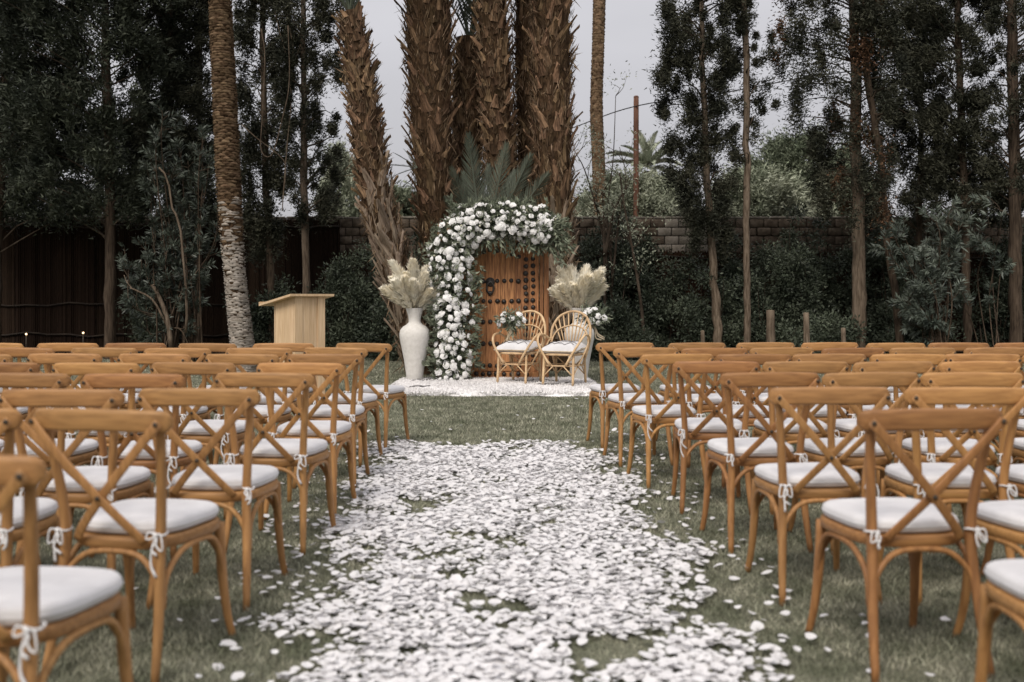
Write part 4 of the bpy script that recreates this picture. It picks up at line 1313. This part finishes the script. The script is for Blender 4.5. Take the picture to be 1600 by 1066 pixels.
# ---- rattan chairs
def rattan_chair(x, y, rz, label, clabel):
    z0 = .055
    o = thing('rattan_chair', (x, y, z0), label, 'rattan chair', 'pair of rattan armchairs on the rug', rz)
    o.scale = (1.09, 1.05, .985)
    A = np.linspace(0, 2 * PI, 33)

    def ring(rx, ry, z, e=.62):
        return np.stack([rx * np.sign(np.cos(A)) * np.abs(np.cos(A)) ** e, ry * np.sign(np.sin(A)) * np.abs(np.sin(A)) ** e, np.full(33, z)], 1)
    MB().tube(ring(.235, .245, .435), .017, 7).obj('seat_rim', 'rattan', o)
    mb = MB()
    for i in range(-4, 5):
        mb.tube([(i * .05, -.235, .438), (i * .05, .235, .438)], .010, 5)
    mb.obj('seat_slats', 'rattan', o)
    MB().tube(ring(.222, .235, .275), .012, 6).obj('stretcher_ring', 'rattan', o)
    for sx in (-1, 1):
        for sy in (-1, 1):
            MB().tube(spline([(sx * .2, sy * .215, .44), (sx * .205, sy * .225, .22), (sx * .205, sy * .25, 0)], 6), .017, 7).obj('leg', 'rattan', o)
    for sx in (-1, 1):
        for sy in (-1, 1):
            MB().tube([(sx * .2, sy * .235, .13), (sx * .07, sy * .232, .272)], .009, 5).obj('brace', 'rattan', o)
            MB().tube([(sx * .203, sy * .235, .13), (sx * .215, sy * .07, .272)], .009, 5).obj('brace', 'rattan', o)
            MB().tube([(sx * .215, sy * .20, .41), (sx * .09, sy * .232, .285)], .009, 5).obj('brace', 'rattan', o)
    # back: outer and inner hoop in a backward-leaning plane, fan of spokes

    def bp(u, z): return np.array([u, .235 + (z - .44) * .22 - .10 * (u / .28) ** 2 * .6, z])
    outer = [(-.20, .275), (-.24, .45), (-.272, .62), (-.268, .80), (-.20, .955), (-.10, 1.025), (0, 1.045), (.10, 1.025), (.20, .955), (.268, .80), (.272, .62), (.24, .45), (.20, .275)]
    MB().tube(spline([bp(*q) for q in outer], 48), .018, 8).obj('back_hoop', 'rattan', o)
    inner = [(-.262, .58), (-.235, .70), (-.16, .795), (0, .84), (.16, .795), (.235, .70), (.262, .58)]
    MB().tube(spline([bp(*q) + np.array([0, -.012, 0]) for q in inner], 30), .011, 7).obj('inner_hoop', 'rattan', o)
    for i in range(9):
        f = (i - 4) / 4
        ang = f * R(62)
        e = (.255 * math.sin(ang) / math.sin(R(70)) * 1.02, .70 + .335 * math.cos(ang) ** .8)
        MB().tube([bp(f * .085, .45), bp((f * .085 + e[0]) / 2, (.45 + e[1]) / 2), bp(*e)], .0085, 6).obj('spoke', 'rattan', o)
    for s_ in (-1, 1):
        arm = [(s_ * .11, -.25, .285), (s_ * .19, -.262, .43), (s_ * .275, -.235, .585), (s_ * .31, -.15, .685), (s_ * .31, -.02, .715), (s_ * .295, .12, .68), (s_ * .27, .215, .615)]
        MB().tube(spline(arm, 26), .016, 7).obj('arm', 'rattan', o)
        arm2 = [(s_ * .225, -.10, .275), (s_ * .27, -.02, .42), (s_ * .285, .10, .56), (s_ * .272, .20, .66)]
        MB().tube(spline(arm2, 14), .011, 6).obj('arm_support', 'rattan', o)
    c, s2 = math.cos(rz), math.sin(rz)
    q = thing('seat_cushion', (x - s2 * -.01, y - .01 * c, z0 + .447), clabel, 'cushion', 'patterned cushions on the rattan chairs', rz)
    q.rotation_euler = (R(6), 0, rz); q.scale = (1.08, 1.05, 1.5); q.location.z -= .012
    nx = 17
    G = np.zeros((nx, nx, 3)); B = np.zeros((nx, nx, 3))
    for i, a in enumerate(np.linspace(-1, 1, nx)):
        for j, b in enumerate(np.linspace(-1, 1, nx)):
            pin = 1 - .05 * (1 - a * a) * 0 - .07 * (abs(a) ** 4 + abs(b) ** 4) * 0
            h = ((1 - a ** 4) * (1 - b ** 4)) ** .55
            X = a * (.255 - .025 * (1 - b * b) * abs(a)); Y = b * (.25 - .025 * (1 - a * a) * abs(b))
            G[i, j] = (X, Y, .045 + .065 * h + .004 * math.sin(a * 7 + b * 5))
            B[i, j] = (X, Y, .045 - .042 * h)
    MB().grid(G).grid(B[::-1]).obj('pad', 'cushion', q)
    for k_ in (-1, 0, 1):
        pts = []
        for i, a in enumerate(np.linspace(-.82, .82, 7)):
            b = k_ * .5 + (.16 if i % 2 else -.16)
            h = ((1 - a ** 4) * (1 - b ** 4)) ** .55
            pts.append((a * .25, b * .245, .047 + .065 * h + .004 * math.sin(a * 7 + b * 5)))
        dense = []
        for i in range(6):
            for t in np.linspace(0, 1, 5)[:-1]:
                a = (pts[i][0] * (1 - t) + pts[i + 1][0] * t); b = (pts[i][1] * (1 - t) + pts[i + 1][1] * t)
                aa, bb = a / .25, b / .245
                dense.append((a, b, .047 + .065 * (max(0, (1 - aa ** 4) * (1 - bb ** 4))) ** .55 + .004 * math.sin(aa * 7 + bb * 5)))
        MB().tube(dense, .003, 5).obj('zigzag_stitch', 'black_thread', q)
    MB().tube(np.array([(.252 * max(-1, min(1, 1.42 * math.cos(t))), .247 * max(-1, min(1, 1.42 * math.sin(t))), .045) for t in np.linspace(0, 2 * PI, 49)]), .006, 5).obj('piping', 'ribbon', q)

rattan_chair(*LCH, 'left rattan armchair with hooped fan back, in front of the studded door', 'white zigzag-stitched cushion on the left rattan armchair')
rattan_chair(*RCH, 'right rattan armchair with hooped fan back, in front of the right vase', 'white zigzag-stitched cushion on the right rattan armchair')


# ---- lectern
def lectern():
    d = 12.6
    c = P(461, 0, d)
    o = thing('lectern', (c.x, c.y, 0), 'pale wooden lectern with a sloping top at the left of the lawn', 'lectern', rz=R(45))
    # local: near corner at origin; +x runs along the front face (to the right/back), +y along the side face (to the left/back)
    k = d / 1600
    fw = 39 * k / math.cos(R(45)) * 1.02; sw = 41 * k / math.cos(R(45)) * 1.04
    zh = CAM_H + (470 - 460.5) * k; zl = CAM_H - (478 - 470) * k * 1.02 + .035
    sl = (zh - zl) / sw * .78
    np_ = 4

    def board(name, x0, x1, y0, y1, zt):
        ztf = zt
        V = []
        for (x, y) in ((x0, y0), (x1, y0), (x1, y1), (x0, y1)): V.append((x, y, 0.0))
        for (x, y) in ((x0, y0), (x1, y0), (x1, y1), (x0, y1)): V.append((x, y, ztf(y)))
        MB().add(V, [(3, 2, 1, 0), (4, 5, 6, 7), (0, 1, 5, 4), (1, 2, 6, 5), (2, 3, 7, 6), (3, 0, 4, 7)]).obj(name, 'bamboo', o, False)
    top = lambda y: zh - .03 - y * sl
    w = fw / np_
    for i in range(np_):
        board('front_plank', w * i + .0015, w * (i + 1) - .0015, .012 if 0 < i < np_ - 1 else .0, .028, top)
        board('back_plank', w * i + .0015, w * (i + 1) - .0015, sw - .022, sw, top)
    w = (sw - .06) / 4
    for i in range(4):
        y0 = .03 + w * i
        board('side_plank', .0, .022, y0 + .0015, y0 + w - .0015, top)
        board('side_plank', fw - .022, fw, y0 + .0015, y0 + w - .0015, top)
    # sloping top: a slab with overhang
    oh = .10
    Y0, Y1 = -.055, sw + .20
    tz = lambda y: zh - .028 - y * sl
    V = [(-oh, Y0, tz(Y0)), (fw + oh, Y0, tz(Y0)), (fw + oh, Y1, tz(Y1)), (-oh, Y1, tz(Y1))]
    V += [(x, y, z + .028) for x, y, z in V]
    MB().add(V, [(3, 2, 1, 0), (4, 5, 6, 7), (0, 1, 5, 4), (1, 2, 6, 5), (2, 3, 7, 6), (3, 0, 4, 7)]).obj('top_board', 'bamboo', o, False)
    V = [(-oh, Y1 - .03, tz(Y1 - .03) + .03), (fw + oh, Y1 - .03, tz(Y1 - .03) + .03), (fw + oh, Y1, tz(Y1) + .03), (-oh, Y1, tz(Y1) + .03)]
    V += [(x, y, z + .02) for x, y, z in V]
    MB().add(V, [(3, 2, 1, 0), (4, 5, 6, 7), (0, 1, 5, 4), (1, 2, 6, 5), (2, 3, 7, 6), (3, 0, 4, 7)]).obj('ledge', 'bamboo', o, False)

lectern()

# ================================================================== PETAL AISLE
def petal_variants():
    out = []
    for s_ in range(8):
        r = np.random.default_rng(50 + s_)
        G = np.zeros((4, 4, 3))
        cup = r.uniform(.1, .75); tw = r.uniform(-.3, .3); el = r.uniform(.8, 1.1); wedge = r.uniform(.1, .42); fold = r.uniform(-.6, 1.2)
        for i in range(4):
            a = i / 1.5 - 1
            for j in range(4):
                b = j / 1.5 - 1
                u = a * math.sqrt(1 - b * b / 2); v = b * math.sqrt(1 - a * a / 2)
                G[i, j] = (v * .52 * (1 + wedge * u) + r.normal() * .03, u * .52 * el + r.normal() * .03, cup * .42 * (v * v * .8 + u * u * .35) + tw * u * v * .3 + fold * .35 * max(0, u) ** 2)
        out.append((G.reshape(-1, 3), [(i * 4 + j, i * 4 + j + 1, (i + 1) * 4 + j + 1, (i + 1) * 4 + j) for i in range(3) for j in range(3)]))
    return out


PV = petal_variants()
PMESH = [MB().add(v, f).mesh('rose_petal', 'petal') for v, f in PV]


def petals():
    random.seed(5)
    rows = [(1066 + 420, 330, 1390), (1066, 445, 1190), (1000, 462, 1130), (950, 480, 1105), (900, 498, 1085), (850, 520, 1050), (800, 545, 1000), (750, 566, 968), (715, 582, 955), (693, 592, 945)]
    ry = np.array([r_[0] for r_ in rows])[::-1]; rl = np.array([r_[1] for r_ in rows])[::-1]; rr = np.array([r_[2] for r_ in rows])[::-1]
    # clumpy density
    nb = 70
    cl = np.stack([rng.uniform(-1.6, 1.6, nb), rng.uniform(2, 9, nb), rng.uniform(.035, .13, nb)], 1)

    def dens(x, y):
        v = .92 + .35 * math.sin(x * 5.1 + y * 2.3 + .5) * math.sin(y * 4.2 - x * 3.1) + .22 * math.sin(x * 11 + 3 * math.sin(y * 6))
        g = sum(math.exp(-((x - a) ** 2 + (y - b) ** 2) / (2 * c * c)) for a, b, c in cl)
        return v + .05 - .78 * min(1, g) - .45 * max(0, math.sin(x * 17 + 2.5 * math.sin(y * 9)) * math.sin(y * 15 + 2 * math.sin(x * 8)) - .25) - max(0, y - 8.45 - .25 * math.sin(x * 6 + 1)) * 2.2
    out = []
    N = 0
    tgt = 19200
    while N < tgt:
        y = math.sqrt(random.uniform(2.6 ** 2, 8.9 ** 2)) if random.random() < .25 else random.uniform(2.6, 8.92)
        py = 470 + 1984 / y
        l = np.interp(py, ry, rl); r_ = np.interp(py, ry, rr)
        xl, xr = (l - 800) / 1600 * y, (r_ - 800) / 1600 * y
        xl += .07 * math.sin(y * 4.3) + .05 * math.sin(y * 10.7 + 1); xr += .08 * math.sin(y * 3.7 + 2) + .05 * math.sin(y * 9.1)
        e = random.random()
        if e < .05:
            x = random.uniform(xl - .4, xr + .4)
            w = 1 if random.random() < .4 else 0
        else:
            x = random.uniform(xl - .06, xr + .06)
            ed = min(x - xl, xr - x)
            w = dens(x, y) * min(1, .22 + max(0, ed) * 2.6)
        if random.random() > w: continue
        out.append((x, y)); N += 1
    for i in range(210):                                  # strays on the grass
        y = random.uniform(3, 9.6); py = 470 + 1984 / y
        s_ = random.choice((-1, 1))
        x = (np.interp(py, ry, rl) - 800) / 1600 * y - abs(random.gauss(0, .28)) if s_ < 0 else (np.interp(py, ry, rr) - 800) / 1600 * y + abs(random.gauss(0, .3))
        out.append((x, y))
    for i in range(18):
        out.append((random.uniform(-1.3, .9), random.uniform(9.0, 13.0)))
    out.sort(key=lambda p: p[1])
    vis = [p for p in out if 470 + 1984 / p[1] < 1072 and abs(p[0]) < p[1] * .5]
    near = set(vis[:300])
    Vs, Fs, k = [], [], 0
    for p in out:
        s_ = min(.056, max(.018, random.gauss(.0345, .0085)))
        rot = Matrix.Rotation(random.uniform(0, 6.28), 4, 'Z') @ Matrix.Rotation(random.gauss(0, .17), 4, 'X') @ Matrix.Rotation(random.gauss(0, .17), 4, 'Y')
        if random.random() < .35: rot = rot @ Matrix.Rotation(PI, 4, 'X')
        loc = (p[0], p[1], random.uniform(.018, .034))
        i = random.randrange(8)
        if p in near:
            q = new_obj('rose_petal', PMESH[i], None, loc, rot.to_euler(), (s_, s_, s_))
            tag(q, 'single white rose petal among the nearest ones on the grass aisle', 'petal', 'nearest loose petals on the aisle')
        else:
            m = np.array(rot.to_3x3()) * s_
            Vs.append(PV[i][0] @ m.T + np.array(loc))
            Fs.append(np.array(PV[i][1]) + k); k += 16
    o = new_obj('rose_petals', np_mesh('rose_petals', np.concatenate(Vs), np.concatenate(Fs), 'petal', True))
    tag(o, 'carpet of white rose petals strewn down the grass aisle', 'petals', kind='stuff')

petals()

# ================================================================== CROSS-BACK CHAIRS
def chair_parts(wd):
    """meshes of one chair; local frame: faces +Y, origin on the floor under the seat centre"""
    parts = []                                   # (name, mesh, parent_index)

    def add(n, me, par=-1):
        parts.append((n, me, par)); return len(parts) - 1
    for s_ in (-1, 1):
        p = spline([(s_ * .200, -.290, 0), (s_ * .187, -.245, .20), (s_ * .174, -.212, .44), (s_ * .183, -.222, .60), (s_ * .203, -.256, .78), (s_ * .209, -.268, .835)], 20)
        add('leg', MB().tube(p, [.0135, .017, .0185, .0175, .016, .015], 10).mesh('leg', wd))
    for s_ in (-1, 1):
        p = spline([(s_ * .182, .165, .435), (s_ * .188, .178, .25), (s_ * .196, .200, .10), (s_ * .206, .228, 0)], 14)
        add('leg', MB().tube(p, [.0195, .018, .015, .0135], 10).mesh('leg', wd))
    # top rail: wide steam-bent board, wrapped forward at its ends
    n = 26
    xs = np.linspace(-.252, .252, n)
    pts = np.stack([xs, -.302 + .034 * (xs / .25) ** 2, (.849 + .006 * np.cos(xs * 6))], 1)
    sc = np.sqrt(np.clip(1 - ((np.abs(xs) - .222) / .031).clip(0) ** 2, .12, 1))
    add('top_rail', MB().sweep(pts, rprof(.027, .073, .0125, 3), sc, up=(0, 0, 1)).mesh('top_rail', wd + '_x'))
    # crossing slats
    for s_ in (-1, 1):
        off = -.006 if s_ < 0 else .008
        p = spline([(s_ * .228, -.315 + .0, .852), (s_ * .13, -.312 + off, .745), (s_ * .010, -.287 + off, .612), (s_ * -.085, -.252 + off, .505), (s_ * -.130, -.222 + off, .447)], 18)
        up = np.array((0, 1, .18))
        add('slat', MB().sweep(p, rprof(.030, .011, .004, 2), up=up).mesh('slat', wd))
    # seat frame
    def outline(fw, bw, d0, d1, e=.58, n=40):
        A = np.arange(n) / n * 2 * PI
        c, s2 = np.cos(A), np.sin(A)
        X = np.sign(c) * np.abs(c) ** e; Y = np.sign(s2) * np.abs(s2) ** e
        yy = (d0 + d1) / 2 + Y * (d1 - d0) / 2
        w = bw + (fw - bw) * (Y + 1) / 2
        return np.stack([X * w, yy], 1)

    def loops(lst):
        m = len(lst[0][0])
        V = [(x, y, z if np.isscalar(z) else z[i]) for o_, z in lst for i, (x, y) in enumerate(o_)]
        F = [(i * m + j, i * m + (j + 1) % m, (i + 1) * m + (j + 1) % m, (i + 1) * m + j) for i in range(len(lst) - 1) for j in range(m)]
        F.append(tuple((len(lst) - 1) * m + j for j in range(m))); F.append(tuple(range(m - 1, -1, -1)))
        return MB().add(V, F)
    o0 = outline(.222, .188, -.213, .208)
    add('seat_frame', loops([(o0 * .965, .418), (o0, .424), (o0 * 1.0, .448), (o0 * .985, .455), (o0 * .9, .456)]).mesh('seat_frame', wd + '_x'))
    # bent arch braces under the seat
    for arc in ([(-.186, -.236, .235), (-.165, -.225, .33), (-.10, -.212, .398), (0, -.207, .412), (.10, -.212, .398), (.165, -.225, .33), (.186, -.236, .235)],
                [(-.186, .188, .235), (-.165, .185, .33), (-.10, .18, .398), (0, .178, .412), (.10, .18, .398), (.165, .185, .33), (.186, .188, .235)]):
        add('brace', MB().tube(spline(arc, 26), .0105, 8).mesh('brace', wd))
    for s_ in (-1, 1):
        arc = [(s_ * .192, -.228, .235), (s_ * .187, -.20, .33), (s_ * .192, -.12, .398), (s_ * .196, -.01, .412), (s_ * .196, .09, .398), (s_ * .193, .15, .33), (s_ * .193, .176, .235)]
        add('brace', MB().tube(spline(arc, 26), .0105, 8).mesh('brace', wd))
    bolt = MB().lathe([(.0085, 0), (.008, .003), (.001, .005)], 10).mesh('bolt', 'bolt')
    parts.append(('bolt', bolt, -1, (-.222, -.3245, .848), (R(90), 0, 0)))
    parts.append(('bolt', bolt, -1, (.222, -.3245, .848), (R(90), 0, 0)))
    parts.append(('bolt', bolt, -1, (0, -.2975, .601), (R(80), 0, 0)))
    # cushion with ties
    cus = []
    for v in range(3):
        r = np.random.default_rng(v)
        o1 = outline(.214, .186, -.192, .206, .56)
        wob = .003 * r.normal(size=40); wob = np.convolve(np.r_[wob, wob, wob], np.ones(5) / 5, 'same')[40:80]
        lst = [(o1 * .9, .4585), (o1 * .97, .462), (o1 * 1.0, .472), (o1 * 1.004, .4785), (o1 * 1.018, .481 + wob), (o1 * 1.004, .4835 + wob), (o1 * 1.004, .490 + wob), (o1 * .985, .499 + wob), (o1 * .93, .5065 + wob), (o1 * .75, .511 + wob), (o1 * .45, .5145), (o1 * .15, .516)]
        cus.append(loops(lst).mesh('cushion', 'cushion'))
    ties = []
    for v in range(4):
        r = random.Random(v)
        pair = []
        for s_ in (-1, 1):
            x, y, z = s_ * .176, -.216, .478
            mb = MB()
            a = np.linspace(0, 2 * PI, 15)
            mb.tube(np.stack([x + .0225 * np.cos(a), y + .0225 * np.sin(a), z + .003 * np.sin(a * 2)], 1), .0036, 6)
            kx, ky = x + r.uniform(-.01, .01), y - .026
            mb.tube([(kx - .006, ky, z + .004), (kx + .006, ky - .003, z - .004)], .0065, 6)
            plain = v % 2 == 0
            for q in (-1, 1):
                if not plain or q * s_ > 0:
                    lw = r.uniform(.010, .024)
                    dn = r.uniform(.012, .05)
                    mb.tube(spline([(kx, ky, z), (kx + q * lw, ky - .010, z + .012 - .2 * dn), (kx + q * lw * 1.3, ky - .012, z - dn), (kx + q * lw * .4, ky - .010, z - dn * .8), (kx, ky - .003, z)], 14), .0030, 5)
                L = r.uniform(.02, .06) if plain else r.uniform(.06, .23)
                mb.tube(spline([(kx, ky, z), (kx + q * .008, ky - .008, z - L * .3), (kx + q * r.uniform(-.01, .02), ky - .010, z - L * .7), (kx + q * r.uniform(-.015, .025), ky - .008, z - L)], 9), [.0028, .003, .0052], 6)
            pair.append(mb.mesh('tie', 'tie'))
        ties.append(pair)
    return parts, cus, ties


CP, CUS, TIES = chair_parts('wood')
CPS = [CP, CP, chair_parts('wood_b')[0], chair_parts('wood_c')[0]]
ORD = ['front', 'second', 'third', 'fourth', 'fifth', 'sixth', 'seventh', 'last']


def chair(x, y, rz, label, group):
    o = thing('cross_back_chair', (x, y, 0), label, 'chair', group, rz)
    for p in random.choice(CPS):
        if len(p) == 3:
            new_obj(p[0], p[1], o)
        else:
            new_obj(p[0], p[1], o, p[3], p[4])
    c = new_obj('cushion', random.choice(CUS), o, (random.uniform(-.006, .006), random.uniform(-.004, .008), 0), (0, 0, random.uniform(-.03, .03)))
    for me in TIES[random.choice((0, 2, 0, 1)) if side == 'L' else random.choice((1, 3, 1, 0))]:
        new_obj('tie', me, c)
    return o


ROWD_R = [2.43, 3.30, 4.17, 5.02, 5.90, 6.75, 7.62, 8.55]
ROWD_L = [2.38, 3.28, 4.10, 4.95, 5.82, 6.75, 7.60, 8.45]
RIGHT = {7: [978, 1091, 1198, 1299, 1402, 1500, 1603], 6: [1011, 1118, 1224, 1336, 1444, 1560], 5: [1060, 1179, 1298, 1422, 1537, 1655],
         4: [1120, 1261, 1400, 1536, 1690], 3: [1206, 1365, 1523, 1705], 2: [1300, 1515, 1734], 1: [1462, 1738], 0: [1790]}
LEFT = {7: [566, 442, 322, 210, 104, -10], 6: [522, 403, 275, 160, 33, -80], 5: [506, 376, 238, 98, -45],
        4: [467, 299, 147, -12], 3: [410, 205, 26, -140], 2: [307, 92, -130], 1: [151, -94], 0: [-98]}
ROT = {('L', 1, 0): -12, ('L', 2, 0): -4, ('R', 1, 0): 7, ('R', 2, 0): 2, ('L', 7, 0): -16, ('R', 7, 0): 9, ('R', 6, 0): 8}
random.seed(9)
COLN = ['at the aisle', 'second from the aisle', 'third from the aisle', 'fourth from the aisle', 'fifth from the aisle', 'sixth from the aisle', 'seventh from the aisle']
for side, tab, rd in (('L', LEFT, ROWD_L), ('R', RIGHT, ROWD_R)):
    for row in range(7, -1, -1):
        for j, px in enumerate(tab[row]):
            d = rd[row] + random.uniform(-.05, .05)
            rx = (px - 800) / 1600 * d
            a = ROT.get((side, row, j), random.uniform(-10, 4) if side == 'L' else random.uniform(-4, 10))
            a = R(a)
            # rail centre (local (0,-0.30)) at (rx, d)
            x = rx - .30 * math.sin(a) * 1.0
            y = d + .30 * math.cos(a)
            lab = 'wooden cross-back chair %s of the aisle, %s row%s, %s' % ('left' if side == 'L' else 'right', ORD[7 - row], ' from the door' if row < 7 else '', COLN[j])
            chair(x, y, a, lab, 'cross-back chairs %s of the aisle' % ('left' if side == 'L' else 'right'))
